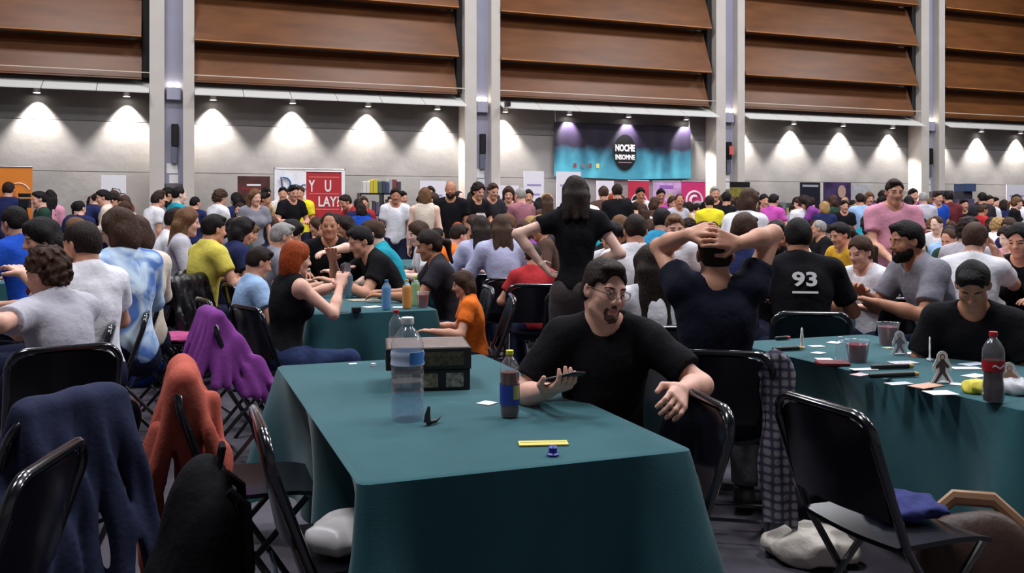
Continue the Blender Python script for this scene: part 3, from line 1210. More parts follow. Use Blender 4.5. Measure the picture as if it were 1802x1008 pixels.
# ------------------------------------------------------------------ banners, posters and shelves along the wall
def panel(name, u0, u1, v0, v1, y, m, label, cat, thick=0.02, group=None):
    """upright board seen between photo columns u0..u1 and rows v0..v1, standing in the plane Y = y"""
    x0, x1 = wallx(u0, y), wallx(u1, y)
    um = (u0 + u1) / 2
    xm = (x0 + x1) / 2
    d = xm * SY + y * CY
    z1 = CAMH + (HOR - v0) / FPX * d
    z0 = 0.0 if v1 is None else CAMH + (HOR - v1) / FPX * d
    o = tag(empty(name, (xm, y, z0)), label, cat, group)
    W, H = x1 - x0, z1 - z0
    MB().box((0, 0, H / 2), (W, thick, H)).build('print_panel', m, o)
    o['w'], o['h'] = W, H
    return o, W, H


def rollup(u0, u1, v0, y, m, label, **k):
    o, W, H = panel('rollup_banner', u0, u1, v0, None, y, m, label, 'banner', 0.006)
    MB().rbox((0, 0.01, 0.035), (W + 0.04, 0.18, 0.07), 0.02).build('foot', M_METAL, o)
    MB().tube([(-W / 2, 0, H), (W / 2, 0, H)], 0.014, 8).build('top_rail', M_METAL, o)
    MB().tube([(0, 0.05, 0.05), (0, 0.02, H)], 0.012, 6).build('support_pole', M_METAL, o)
    return o, W, H


FACE = (R(90), 0, 0)          # lettering that faces the hall
o, W, H = rollup(-30, 57, 293, 16.2, mat('print_orange', (222, 128, 40), rough=0.6), 'orange roll-up banner by the wall at the left edge')
MB().tube([(0.15 + 0.16 * math.cos(a), -0.006, H - 0.42 + 0.16 * math.sin(a)) for a in [R(20 + 14 * i) for i in range(12)]], 0.008, 6).build('ring_mark', M_WHITE, o)

o, W, H = panel('white_banner', 178, 222, 308, None, 18.2, mat('print_white', (225, 222, 225), rough=0.7), 'white banner with a black bicycle drawing left of the first pillar', 'banner', 0.01)
for cx_ in (-0.08, 0.14):
    MB().tube([(cx_ + 0.09 * math.cos(a), -0.009, H - 0.42 + 0.09 * math.sin(a)) for a in [R(30 * i) for i in range(12)]], 0.006, 5, closed=True).build('bicycle_drawing', M_BLACK, o)
MB().tube([(-0.08, -0.009, H - 0.42), (-0.02, -0.009, H - 0.24), (0.10, -0.009, H - 0.26), (0.14, -0.009, H - 0.42), (0.03, -0.009, H - 0.42), (-0.02, -0.009, H - 0.24)], 0.006, 5).build('bicycle_drawing', M_BLACK, o)

o, W, H = panel('game_poster', 418, 475, 310, None, 18.1, mat('print_maroon', (72, 34, 32), rough=0.5, var=0.5, vscale=4), 'dark maroon game poster right of the first pillar', 'poster')
MB().box((0, -0.013, H - 0.17), (0.26, 0.005, 0.035)).build('title_strip', M_WHITE, o)
MB().lathe([(0.001, 0), (0.13, 0), (0.13, 0.004), (0.001, 0.004)], 20, (0, 0, 0)).build('pale_disc', mat('disc_tan', (196, 160, 120)), o)
LASTB[0].matrix_basis = Matrix.Translation((0.12, -0.011, H - 0.40)) @ Matrix.Rotation(R(90), 4, 'X')
MB().box((-0.05, -0.013, H - 0.24), (0.36, 0.004, 0.06)).build('red_band', plain('band_red', (120, 30, 30)), o)

# white cloth banner with blue script
x0, x1 = wallx(483, 18.4), wallx(607, 18.4)
o = tag(empty('cloth_banner', ((x0 + x1) / 2, 18.4, 0)), 'white cloth banner with blue script hung on the wall behind the red sign', 'banner')
W = x1 - x0
MB().sheet(lambda a, b: (-W / 2 + W * a, 0.02 * math.sin(a * 14) * (1 - b) + 0.01 * math.sin(a * 31), 0.6 + 1.66 * b - 0.03 * math.sin(math.pi * a) * b), 24, 10, thick=0.004).build('cloth', fabric('white_banner', (228, 226, 230)), o, True)
text_mesh('blue_script', 'octor', 0.34, plain('script_blue', (50, 85, 130)), o, (-0.03, -0.045, 1.93), FACE, 0.004, 0.004, width=0.66, height=0.13)
D = [(-0.52 + 0.13 * math.cos(R(a)), -0.04, 1.98 + 0.13 * math.sin(R(a))) for a in range(-100, 120, 20)]
MB().tube(D, 0.017, 6).tube([(-0.54, -0.04, 1.85), (-0.57, -0.04, 2.11)], 0.017, 6).build('blue_initial', plain('script_blue', (50, 85, 130)), o)
for sx in (-1, 1):
    MB().tube([(sx * W / 2, 0.02, 0), (sx * W / 2, 0.02, 2.30)], 0.015, 8).build('support_pole', M_METAL, o)
MB().tube([(-W / 2, 0.02, 2.28), (W / 2, 0.02, 2.28)], 0.012, 8).build('top_rail', M_METAL, o)

o, W, H = rollup(539, 601, 302, 16.6, mat('print_red', (172, 38, 45), rough=0.55), 'red sign with white block letters reading Y U and LAY?')
for ch_, dx_ in (('Y', -0.22), ('U', 0.07)):
    text_mesh('letter', ch_, 0.3, M_WHITE, o, (dx_, -0.006, H - 0.26), FACE, 0.002, 0.006, width=0.115, height=0.21)
text_mesh('lettering', 'LAY?', 0.3, M_WHITE, o, (0.09, -0.006, H - 0.54), FACE, 0.002, 0.006, width=0.38, height=0.19)
for z in (0.10, 0.40, 0.68):
    MB().box((0, -0.005, H - z), (W * 0.86, 0.003, 0.012)).build('ruled_line', plain('line_pink', (225, 130, 125)), o)


def shelf(xm, y, rz, W, H, nb, ns, label):
    o = tag(empty('display_shelf', (xm, y, 0), rz), label, 'shelf')
    for i in range(nb + 1):
        MB().box((-W / 2 + W * i / nb, 0, H / 2), (0.03, 0.32, H)).build('upright', M_BLACK, o)
    for i in range(ns + 1):
        MB().box((0, 0, 0.05 + (H - 0.065) * i / ns), (W, 0.32, 0.025)).build('shelf_board', M_BLACK, o)
    return o


BOXC = [(205, 200, 195), (190, 175, 50), (70, 90, 80), (60, 75, 110), (150, 150, 150), (120, 60, 60), (60, 60, 70), (165, 150, 120),
        (45, 65, 60), (85, 70, 100), (200, 190, 160), (110, 110, 115)]
BOXN = ['pale grey', 'mustard', 'dark green', 'navy', 'light grey', 'maroon', 'charcoal', 'tan', 'bottle green', 'plum', 'cream', 'mid grey']


def gamebox(c, d, ci, label, group, rz=0.0, name='game_box'):
    o = MB().rbox((0, 0, d[2] / 2), d, 0.006).build(name, plain('box_%d' % ci, BOXC[ci], 0.5))
    o.location = c
    o.rotation_euler = (0, 0, rz)
    return tag(o, label, 'game box', group)


sy = 18.0
sx0, sx1 = wallx(631, sy), wallx(711, sy)
shelf((sx0 + sx1) / 2, sy, 0, sx1 - sx0 - 0.03, 1.80, 2, 4, 'black shelf unit of board games against the wall left of second pillar')
rnd = random.Random(4)
x = sx0 + 0.06
i = 0
while x < sx1 - 0.1:
    wd_ = rnd.uniform(0.06, 0.095)
    ci = [0, 0, 1, 1, 2, 6, 3, 4, 5, 6, 9, 6][i % 12]
    gamebox((x + wd_ / 2, sy - 0.02, 1.80), (wd_ - 0.006, 0.24, rnd.uniform(0.22, 0.29)), ci,
            '%s game box standing on top of the black shelf, %s from left' % (BOXN[ci], ORD[i]), 'games on top of the black shelf')
    x += wd_
    i += 1
zb = [0.05 + (1.80 - 0.065) * k / 4 + 0.0135 for k in range(4)]
for lv in (3, 2):
    for half in (0, 1):
        x = (sx0 + sx1) / 2 + (-0.5 + 0.5 * half) * (sx1 - sx0 - 0.03) + 0.025
        i = 0
        while i < 5:
            ci = rnd.choice([1, 7, 11, 5, 6, 8, 4]) if half else rnd.choice([6, 9, 11, 6, 7])
            gamebox((x + 0.034, sy - 0.02, zb[lv]), (0.060, 0.25, rnd.uniform(0.24, 0.32)), ci,
                    '%s game on the %s shelf, %s half, %s from left' % (BOXN[ci], 'top inner' if lv == 3 else 'second inner', 'right' if half else 'left', ORD[i]), 'games on the black shelf')
            x += 0.068
            i += 1

for (u0, u1, v0, v1, lb) in ((740, 785, 318, None, 'white printed board on a stand left of the second pillar'),
                             (870, 913, 326, None, 'plain white board standing right of the second pillar'),
                             (922, 957, 301, None, 'pale poster with a crest standing right of second pillar'),
                             (979, 1022, 302, None, 'pale poster behind the standing long-haired woman'),
                             (1050, 1080, 318, None, 'off-white poster right of the standing long-haired woman'),
                             (1771, 1806, 325, None, 'white poster by the wall at the right edge')):
    o, W, H = panel('info_board', u0, u1, v0, v1, 18.1, mat('print_pale', (222, 216, 224), rough=0.7), lb, 'poster', 0.02)
    for k in range(4):
        MB().box((0, -0.012, H - 0.30 - 0.2 * k), (W * (0.7 - 0.12 * (k % 2)), 0.004, 0.04)).build('printed_block', plain('print_lilac', (150, 140, 185)), o)
    for sx in (-1, 1):
        MB().box((sx * W * 0.4, 0.03, H / 2), (0.03, 0.03, H)).build('stand_leg', M_METAL, o)

# teal banner high on the wall
y = WY - 0.085
x0, x1 = wallx(975, y), wallx(1215, y)
xm = (x0 + x1) / 2
W = x1 - x0
o = tag(empty('event_banner', (xm, y, 2.22)), 'long teal and black event banner with white lettering high on the wall', 'banner')
M_BAN = mat('print_teal', (60, 140, 155), rough=0.45)
nt = M_BAN.node_tree
bs = nt.nodes['Principled BSDF']
tc = nt.nodes.new('ShaderNodeTexCoord')
sep = nt.nodes.new('ShaderNodeSeparateXYZ')
nz = nt.nodes.new('ShaderNodeTexNoise')
nz.inputs['Scale'].default_value = 3.0
nz.inputs['Detail'].default_value = 6
ad = nt.nodes.new('ShaderNodeMath')
ad.operation = 'MULTIPLY_ADD'
ad.inputs[1].default_value = 0.5
rp = nt.nodes.new('ShaderNodeValToRGB')
rp.color_ramp.elements[0].position = 0.35
rp.color_ramp.elements[0].color = rgb(70, 150, 170)
e = rp.color_ramp.elements.new(0.70)
e.color = rgb(35, 85, 105)
rp.color_ramp.elements[1].position = 0.78
rp.color_ramp.elements[-1].position = 0.95
rp.color_ramp.elements[-1].color = rgb(26, 18, 40)
nt.links.new(tc.outputs['Object'], sep.inputs[0])
nt.links.new(tc.outputs['Object'], nz.inputs['Vector'])
nt.links.new(nz.outputs['Fac'], ad.inputs[0])
nt.links.new(sep.outputs['Z'], ad.inputs[2])
nt.links.new(ad.outputs[0], rp.inputs[0])
nt.links.new(rp.outputs[0], bs.inputs['Base Color'])
MB().sheet(lambda a, b: (-W / 2 + W * a, -0.018 * math.sin(a * 46) * (1 - 0.6 * b) * (0.4 + abs(2 * a - 1)), 0.0 + 1.21 * b - 0.045 * (1 - abs(2 * a - 1)) * (1 - b)), 60, 12, thick=0.004).build('cloth', M_BAN, o, True)
MB().lathe([(0.001, 0), (0.305, 0), (0.305, 0.006), (0.001, 0.006)], 28).build('black_oval', M_BLACK, o)
LASTB[0].matrix_basis = Matrix.Translation((0.0, -0.035, 0.57)) @ Matrix.Rotation(R(90), 4, 'X') @ Matrix.Diagonal((0.95, 1.35, 1, 1))
text_mesh('lettering', 'NOCHE', 0.2, M_WHITE, o, (0.0, -0.047, 0.67), FACE, 0.002, 0.008, width=0.50, height=0.16)
text_mesh('lettering', 'INSOMNE', 0.2, M_WHITE, o, (0.0, -0.047, 0.46), FACE, 0.002, 0.008, width=0.50, height=0.12)
MB().box((0, -0.047, 0.34), (0.35, 0.003, 0.016)).build('subtitle_line', plain('sub_grey', (150, 130, 135)), o)
for k, (dx, c) in enumerate(((-1.0, (120, 60, 60)), (-0.85, (110, 100, 95)), (-0.7, (120, 70, 60)), (-0.55, (190, 190, 120)))):
    MB().box((dx * 1.25, -0.03, 0.25), (0.075, 0.003, 0.10)).build('sponsor_mark', plain('sponsor_%d' % k, c), o)
for sx in (-1, 1):
    MB().tube([(sx * (W / 2 - 0.03), 0.0, 1.20), (sx * (W / 2 - 0.03), 0.02, 1.65)], 0.006, 6).build('hanging_cord', M_WHITE, o)


def ringlogo(o, x, z, r, m):
    MB().tube([(x + r * math.cos(R(a)), -0.008, z + r * math.sin(R(a))) for a in range(0, 360, 20)], r * 0.12, 6, closed=True).build('ring_mark', m, o)
    MB().tube([(x + r * .5 * math.cos(R(a)), -0.008, z + r * .5 * math.sin(R(a))) for a in range(60, 330, 20)], r * 0.16, 6).build('inner_mark', m, o)
    MB().sheet(lambda a, b: (x + r * 1.25 * (2 * a - 1), -0.007, z - r * (1.15 + 0.35 * b) - 0.2 * r * math.sin(math.pi * a)), 10, 1, thick=0.004).build('ribbon_mark', m, o)


PK = plain('logo_white', (235, 215, 222))
o, W, H = rollup(1105, 1142, 318, 17.8, mat('print_crimson', (178, 40, 66), rough=0.55), 'crimson roll-up banner with a white ring logo, left of lilac one')
ringlogo(o, 0.02, H - 0.48, 0.19, PK)
o, W, H = rollup(1149, 1199, 319, 17.5, mat('print_lilac_banner', (200, 160, 205), rough=0.55, var=0.25, vscale=5), 'lilac roll-up banner between the crimson and magenta ones')
MB().box((0.08, -0.006, H - 0.45), (0.14, 0.004, 0.4)).build('printed_figure', plain('print_khaki', (190, 175, 140)), o)
MB().box((-0.02, -0.006, H - 0.12), (0.34, 0.004, 0.07)).build('printed_block', plain('print_violet', (150, 95, 180)), o)
o, W, H = rollup(1199, 1241, 319, 17.2, mat('print_magenta', (195, 45, 105), rough=0.55), 'magenta roll-up banner with a white ring logo left of third pillar')
ringlogo(o, 0.02, H - 0.42, 0.20, PK)
o, W, H = panel('game_poster', 1284, 1319, 320, None, 17.9, mat('print_olive', (120, 110, 45), rough=0.5, var=0.4, vscale=7), 'olive yellow poster with a dark top right of the third pillar', 'poster')
MB().box((0, -0.012, H - 0.06), (W, 0.004, 0.12)).build('dark_header', M_BLACK, o)
o, W, H = panel('game_poster', 1408, 1443, 321, None, 17.9, mat('print_night', (24, 26, 38), rough=0.4), 'near-black poster with a pale title line', 'poster')
MB().box((0, -0.012, H - 0.08), (W * 0.8, 0.004, 0.05)).build('title_strip', plain('title_grey', (150, 150, 160)), o)
o, W, H = panel('game_poster', 1449, 1497, 321, None, 17.9, mat('print_purple', (60, 45, 80), rough=0.4, var=0.6, vscale=4), 'purple poster with a pale round face beside the near-black poster', 'poster')
MB().lathe([(0.001, 0), (0.12, 0), (0.12, 0.004), (0.001, 0.004)], 20).build('pale_face', plain('face_tan', (170, 140, 125)), o)
LASTB[0].matrix_basis = Matrix.Translation((0.13, -0.011, H - 0.22)) @ Matrix.Rotation(R(90), 4, 'X') @ Matrix.Diagonal((1, 1.3, 1, 1))
o, W, H = panel('info_board', 1500, 1531, 326, None, 17.9, mat('print_grey', (165, 165, 168), rough=0.6, var=0.2, vscale=9), 'grey board right of the purple poster', 'poster')

# heap of dark game boxes on a table near the right pillar, and the book table in the third bay
for (u0, u1, y, nm, lb) in ((1335, 1402, 17.2, 'sales_table', 'sales table with board games left of the near-black poster'), (1651, 1742, 17.2, 'sales_table', 'sales table under a heap of dark game boxes right of the last pillar')):
    x0, x1 = wallx(u0, y), wallx(u1, y)
    o = tag(empty(nm, ((x0 + x1) / 2, y, 0)), lb, 'table')
    W = x1 - x0
    MB().rbox((0, 0, 0.86), (W, 0.6, 0.03), 0.01).build('tabletop', plain('table_dark', (60, 55, 58)), o)
    for sx in (-1, 1):
        for s2 in (-1, 1):
            MB().box((sx * (W / 2 - 0.05), s2 * 0.25, 0.4225), (0.04, 0.04, 0.845)).build('leg', M_BLACK, o)
    dark = u0 > 1600
    rnd = random.Random(8 if dark else 3)
    n = 0
    zt = [0.876] * 5
    for lay in range(7 if dark else 4):
        for k in range(5):
            if lay >= 4 and (k in (3, 4) and lay > 4 or rnd.random() < 0.25):
                continue
            if not dark and lay == 3 and k % 2:
                continue
            hh_ = rnd.uniform(0.14, 0.23)
            ci = rnd.choice([6, 6, 3, 9, 11]) if dark else rnd.choice([7, 6, 10, 8, 11])
            gamebox((x0 + W * (k + 0.5) / 5, y + rnd.uniform(-0.05, 0.05), zt[k]), (W / 5 - 0.03, rnd.uniform(0.3, 0.4), hh_ - 0.002), ci,
                    '%s game box, %s column, %s layer, %s' % (BOXN[ci], ORD[k], ORD[lay], 'dark heap at right' if dark else 'pile beside near-black poster'),
                    'boxes in the heap at right' if dark else 'boxes by the near-black poster')
            zt[k] += hh_
            n += 1


# ------------------------------------------------------------------ tables and cloths
M_CLOTH = mat('green_cloth', (44, 88, 95), rough=0.85, bump=0.10, bscale=260, var=0.10, vscale=3.5, spec=0.15, sheen=0.15)
TZ = 0.735                                             # bare table height
CZ = 0.742                                             # top of a cloth


def table(x0, x1, y0, y1, label, group='folding tables'):
    cx_, cy_ = (x0 + x1) / 2, (y0 + y1) / 2
    o = tag(empty('folding_table', (cx_, cy_, 0)), label, 'table', group)
    W, L = x1 - x0 - 0.05, y1 - y0 - 0.05
    MB().rbox((0, 0, TZ - 0.018), (W, L, 0.032), 0.02).build('tabletop', plain('table_grey', (150, 148, 145)), o)
    for sx in (-1, 1):
        for s2 in (-1, 1):
            MB().tube([(sx * (W / 2 - 0.12), s2 * (L / 2 - 0.2), TZ - 0.036), (sx * (W / 2 - 0.12), s2 * (L / 2 - 0.17), 0)], 0.014, 8).build('leg', plain('leg_grey', (70, 70, 74), 0.4), o)
    for s2 in (-1, 1):
        MB().tube([(-(W / 2 - 0.12), s2 * (L / 2 - 0.18), 0.25), (W / 2 - 0.12, s2 * (L / 2 - 0.18), 0.25)], 0.01, 6).build('cross_rail', plain('leg_grey', (70, 70, 74), 0.4), o)
    return o


def cloth(x0, x1, y0, y1, label, drop=0.46, seed=1, dents=(), group='green tablecloths', n=1.0, m=None, flare=0.05, corner=0.34, name='tablecloth'):
    """cloth lying on a table top, its skirt falling in folds and standing out at the corners"""
    cx_, cy_ = (x0 + x1) / 2, (y0 + y1) / 2
    W, L = (x1 - x0) / 2 + 0.006, (y1 - y0) / 2 + 0.006
    rr = 0.03
    per = []
    step = 0.035 * n
    sides = [((-W + rr, -L), (W - rr, -L), (0, -1)), ((W, -L + rr), (W, L - rr), (1, 0)), ((W - rr, L), (-W + rr, L), (0, 1)), ((-W, L - rr), (-W, -L + rr), (-1, 0))]
    for i, (a, b, nn) in enumerate(sides):
        ln = math.hypot(b[0] - a[0], b[1] - a[1])
        k = max(int(ln / step), 6)
        for j in range(k + 1):
            t = j / k
            per.append((a[0] + (b[0] - a[0]) * t, a[1] + (b[1] - a[1]) * t, nn[0], nn[1], min(t, 1 - t) * ln + rr))
        n2 = sides[(i + 1) % 4][2]
        c = (b[0] - nn[0] * rr, b[1] - nn[1] * rr)
        for j in range(1, 4):
            th = R(90) * j / 4
            q = (nn[0] * math.cos(th) + n2[0] * math.sin(th), nn[1] * math.cos(th) + n2[1] * math.sin(th))
            per.append((c[0] + q[0] * rr, c[1] + q[1] * rr, q[0], q[1], 0.01 * abs(j - 2)))
    N = len(per)
    hs = [0.0, 0.008, 0.03, 0.08, 0.15, 0.23, 0.32, 0.42, 0.5, 0.58]
    hs = [h for h in hs if h < drop - 0.03] + [drop]
    rnd = random.Random(seed)
    ph = [rnd.uniform(0, 6.28) for _ in range(4)]
    vs, fs = [], []
    s_ = 0.0
    arc = []
    for i in range(N):
        arc.append(s_)
        q = per[(i + 1) % N]
        s_ += math.hypot(q[0] - per[i][0], q[1] - per[i][1])
    for h in hs:
        for i, (px_, py_, nx_, ny_, cdist) in enumerate(per):
            a = arc[i]
            cg = math.exp(-(cdist / 0.13) ** 2)
            f = h * flare + (h / drop) * (0.018 * math.sin(a * 9 + ph[0] + 1.5 * math.sin(a * 2.3 + ph[1])) + 0.010 * math.sin(a * 21 + ph[2])) * (1 - cg)
            f += cg * h * corner - math.exp(-((cdist - 0.24) / 0.10) ** 2) * h * 0.10
            for (dx, dy, rad, dep) in dents:
                w_ = math.exp(-(((cx_ + px_ - dx) ** 2 + (cy_ + py_ - dy) ** 2) / rad ** 2) ** 2)
                f -= w_ * dep * min(1, h / 0.2)
            z = CZ - h - (0.10 * cg * (h / drop)) + (0.012 * math.sin(a * 3.1 + ph[3]) * (h / drop))
            if h == 0.0:
                f = -0.012
            elif h == 0.008:
                f, z = 0.0, CZ - 0.006
            vs.append((px_ + nx_ * f, py_ + ny_ * f, z))
    for l in range(len(hs) - 1):
        for i in range(N):
            j = (i + 1) % N
            fs.append((l * N + i, (l + 1) * N + i, (l + 1) * N + j, l * N + j))
    fs.append(tuple(range(N)))
    mb = MB()
    mb.add(vs, fs)
    o = mb.build(name, m or M_CLOTH, smooth=True)
    o.location = (cx_, cy_, 0)
    return tag(o, label, 'tablecloth', group)


# near table, the one behind it, the right-hand one
table(0.43, 1.36, 2.21, 4.03, 'folding table under the nearest green cloth')
CL1 = cloth(0.43, 1.36, 2.21, 4.03, 'nearest green tablecloth, in the centre foreground, with bottles and game boxes on it', seed=3, drop=0.50,
            dents=((0.43, 2.6, 0.34, 0.24), (1.36, 2.58, 0.27, 0.26), (0.43, 3.4, 0.3, 0.1)))
table(0.84, 1.70, 6.02, 7.85, 'folding table under the green cloth beside the red-haired woman')
cloth(0.84, 1.70, 6.02, 7.85, 'green tablecloth beside the red-haired woman, crowded with drinks', seed=5, drop=0.55, corner=0.2)
table(2.68, 3.54, 2.26, 3.96, 'folding table under the right-hand green cloth')
cloth(2.68, 3.54, 2.26, 3.96, 'right-hand green tablecloth scattered with pens, cards and paper figures', seed=8, drop=0.50, corner=0.3, dents=((2.68, 3.35, 0.3, 0.12),))

# ------------------------------------------------------------------ folding chairs
M_CH = mat('chair_shell', (14, 14, 22), rough=0.22, spec=0.6)
M_TB = mat('chair_tube', (18, 18, 24), rough=0.2, spec=0.7, coat=0.6)
CHAIR0 = [None]


def make_chair():
    o = empty('folding_chair')
    for sx in (-1, 1):
        MB().tube([(sx * 0.215, -0.125, 0.452), (sx * 0.218, 0.02, 0.22), (sx * 0.222, 0.16, 0.0)], 0.0125, 8).build('leg', M_TB, o, True)
        MB().tube([(sx * 0.195, 0.175, 0.43), (sx * 0.197, -0.03, 0.21), (sx * 0.20, -0.22, 0.0)], 0.0115, 8).build('leg', M_TB, o, True)
    pts = []
    for k in range(9):
        a = R(90 * k / 8)
        pts.append((-0.215 + 0.075 - 0.075 * math.cos(a), -0.235 - 0.012 * math.sin(a), 0.755 + 0.075 * math.sin(a)))
    U = [(-0.215, -0.125, 0.452), (-0.215, -0.18, 0.6)] + pts
    U += [(-p[0], p[1], p[2]) for p in reversed(pts)] + [(0.215, -0.18, 0.6), (0.215, -0.125, 0.452)]
    MB().tube(U, 0.0145, 9).build('back_frame', M_TB, o, True)
    MB().sheet(lambda a, b: (0.205 * (2 * a - 1), -0.185 - 0.06 * b - 0.028 * math.cos((2 * a - 1) * 1.5) + 0.012, 0.53 + 0.285 * b - 0.05 * (abs(2 * a - 1) ** 6) * b), 14, 8, thick=0.010).build('backrest', M_CH, o, True)
    MB().sheet(lambda a, b: (0.205 * (2 * a - 1) * (1 - 0.06 * b), -0.15 + 0.37 * b, 0.452 - 0.012 * math.cos((2 * a - 1) * 1.5) - 0.02 * b ** 6 + 0.006), 12, 10, thick=0.014).build('seat', M_CH, o, True)
    MB().tube([(-0.219, 0.09, 0.11), (0.219, 0.09, 0.11)], 0.008, 6).build('crossbar', M_TB, o)
    MB().tube([(-0.198, -0.12, 0.11), (0.198, -0.12, 0.11)], 0.008, 6).build('crossbar', M_TB, o)
    return o


def chair(x, y, head, label, group='black folding chairs'):
    """head: compass heading the sitter faces, clockwise from +Y"""
    if CHAIR0[0] is None:
        o = CHAIR0[0] = make_chair()
    else:
        o = copy_tree(CHAIR0[0])
    o.location = (x, y, 0)
    o.rotation_euler = (0, 0, -R(head))
    return tag(o, label, 'chair', group)


FARCH = [None]


def far_chair(x, y, head, label, group='black folding chairs far off'):
    if FARCH[0] is None:
        c = make_chair()
        mb = MB()
        for ch in c.children:
            me = ch.data
            mb.add([v.co for v in me.vertices], [tuple(p.vertices) for p in me.polygons])
            bpy.data.objects.remove(ch)
        bpy.data.objects.remove(c)
        o = mb.build('folding_chair', M_CH, smooth=True)
        FARCH[0] = o
    else:
        o = FARCH[0].copy()
        C.objects.link(o)
    o.location = (x, y, 0)
    o.rotation_euler = (0, 0, -R(head))
    return tag(o, label, 'chair', group)


def hv(x, y, head, lx, ly, z=0.0):
    a = -R(head)
    return (x + lx * math.cos(a) - ly * math.sin(a), y + lx * math.sin(a) + ly * math.cos(a), z)


CH_HAND = chair(1.29, 2.46, 278, 'black folding chair under the resting left hand of the man with the phone')
CH_TR = chair(2.06, 2.22, 90, 'black folding chair with open backrest in the right foreground, before the right-hand table')
CH_BAG = chair(0.47, 2.60, 90, 'black folding chair tucked in at nearest table, black backpack on its back')
CH_SAL = chair(0.26, 3.36, 90, 'black folding chair under the salmon jacket, left of nearest table')
CH_NAVY = chair(-0.42, 3.10, 318, 'black folding chair under the navy jacket in the left foreground')
CH_LEFT = chair(-0.50, 2.42, 285, 'black folding chair cut by the left edge, in front of the navy jacket')
CH_PURP = chair(0.42, 5.30, 80, 'black folding chair under the purple jacket behind the red-haired woman')
CH_PINK = chair(0.0, 7.15, 84, 'black folding chair with a pink cloth on its seat')
CH_MID = chair(2.78, 6.25, 10, 'black folding chair behind the man with the phone, left of the standing woman')
CH_TR2 = chair(4.62, 4.95, 8, 'black folding chair with its back to us below the wooden box')
CH_MR = chair(3.05, 4.90, 30, 'empty black folding chair behind the right-hand table, beside the man with 93')


# ------------------------------------------------------------------ clothes left on chairs
def draped(name, ch, w, fr, bk, m, label, cat, seed=1, top=0.845, off=0.0, bulk=0.03, sleeves=(), taper=0.0, shear=0.0, thick=0.012):
    """garment hung over the backrest of a chair: falls fr in front of it and bk behind it"""
    a = ch.rotation_euler[2]
    o = tag(empty(name, (ch.location.x, ch.location.y, 0), a), label, cat)
    rnd = random.Random(seed)
    p1, p2, p3 = (rnd.uniform(0, 6) for _ in range(3))

    def fn(s, t):
        x = off + w * (s - 0.5)
        L = fr + bk + 0.08
        q = t * L
        if q < fr:
            z, y, dn = top - (fr - q), -0.225 + bulk + 0.10 * (fr - q), fr - q
        elif q < fr + 0.08:
            e = (q - fr) / 0.08
            z, y, dn = top + 0.018 * math.sin(math.pi * e), -0.225 + bulk - (2 * bulk + 0.01) * e, 0
        else:
            dn = q - fr - 0.08
            z, y = top - dn, -0.235 - bulk - 0.03 * dn
        fo = min(1, dn / 0.15)
        y += fo * (0.020 * math.sin(x * 38 + p1 + 3 * dn) + 0.012 * math.sin(x * 71 + p2)) * (1 if q > fr else -1)
        x = x * (1 - taper * dn) + fo * 0.010 * math.sin(dn * 17 + p3) + shear * dn
        z += 0.012 * math.sin(x * 25 + p3) * fo - 0.05 * (2 * s - 1) ** 4 * (1 - fo) - 0.03 * abs(2 * s - 1)
        return (x, y, z)
    MB().sheet(fn, 26, 34, thick=thick).build('garment_body', m, o, True)
    for (sx, y0, z0, L, r, dx) in sleeves:
        pts, rs = [], []
        for k in range(9):
            t = k / 8
            pts.append((sx + dx * t + 0.014 * math.sin(t * 9 + seed), y0 + 0.015 * math.sin(t * 7), z0 - L * t))
            rs.append(r * (1.15 - 0.4 * t) * (1 + 0.10 * math.sin(t * 23 + seed)))
        MB().tube(pts, rs, 12).build('sleeve', m, o, True)
        e = Vector(pts[-1])
        MB().tube([e + Vector((0, 0, 0.02)), e - Vector((0, 0, 0.035))], [rs[-1] * 1.06, rs[-1] * 1.02], 12).build('cuff', m, o, True)
    return o


def hung(name, ch, cols, m, label, cat, sleeves=(), seed=1, h=0.0105, k=0.022):
    """garment with body hung on a chair: folds run down as columns (top point, bottom point, radii) in the chair's space"""
    o = tag(empty(name, (ch.location.x, ch.location.y, 0), ch.rotation_euler[2]), label, cat)

    def grow(cs, nm, par):
        P_ = np.array([c[i] for c in cs for i in (0, 1)], float)
        r_ = max(max(c[2], c[3]) for c in cs) + 0.05
        lo, hi = P_.min(0) - r_, P_.max(0) + r_
        Fd = Field(*[axis(float(lo[i]), float(hi[i]), h) for i in range(3)])
        for (p0, p1, r0, r1) in cs:
            Fd.rc(p0, p1, r0, r1, k=k)
        a = seed * 1.3
        zt = float(P_.max(0)[2])
        Fd.disp(lambda X, Y, Z: 0.011 * np.clip((zt - Z) * 5, 0.15, 1) * np.sin(62 * X + 40 * Y + a + 1.5 * np.sin(9 * Z + a)) + 0.004 * np.sin(26 * Z + 25 * (X - Y) + a))
        return link(nm, Fd.mesh(nm, 2)[0], m, par)
    grow(cols, 'garment_body', o)
    for (p0, p1, p2, r0, r1) in sleeves:
        s_ = grow([(p0, p1, r0, (r0 + r1) / 2), (p1, p2, (r0 + r1) / 2, r1)], 'sleeve', o)
        d_ = (Vector(p2) - Vector(p1)).normalized()
        MB().tube([Vector(p2) + d_ * (r1 * 0.5), Vector(p2) + d_ * (r1 + 0.045)], [r1 * 0.98, r1 * 0.9], 14).build('cuff', m, s_, True)
    return o


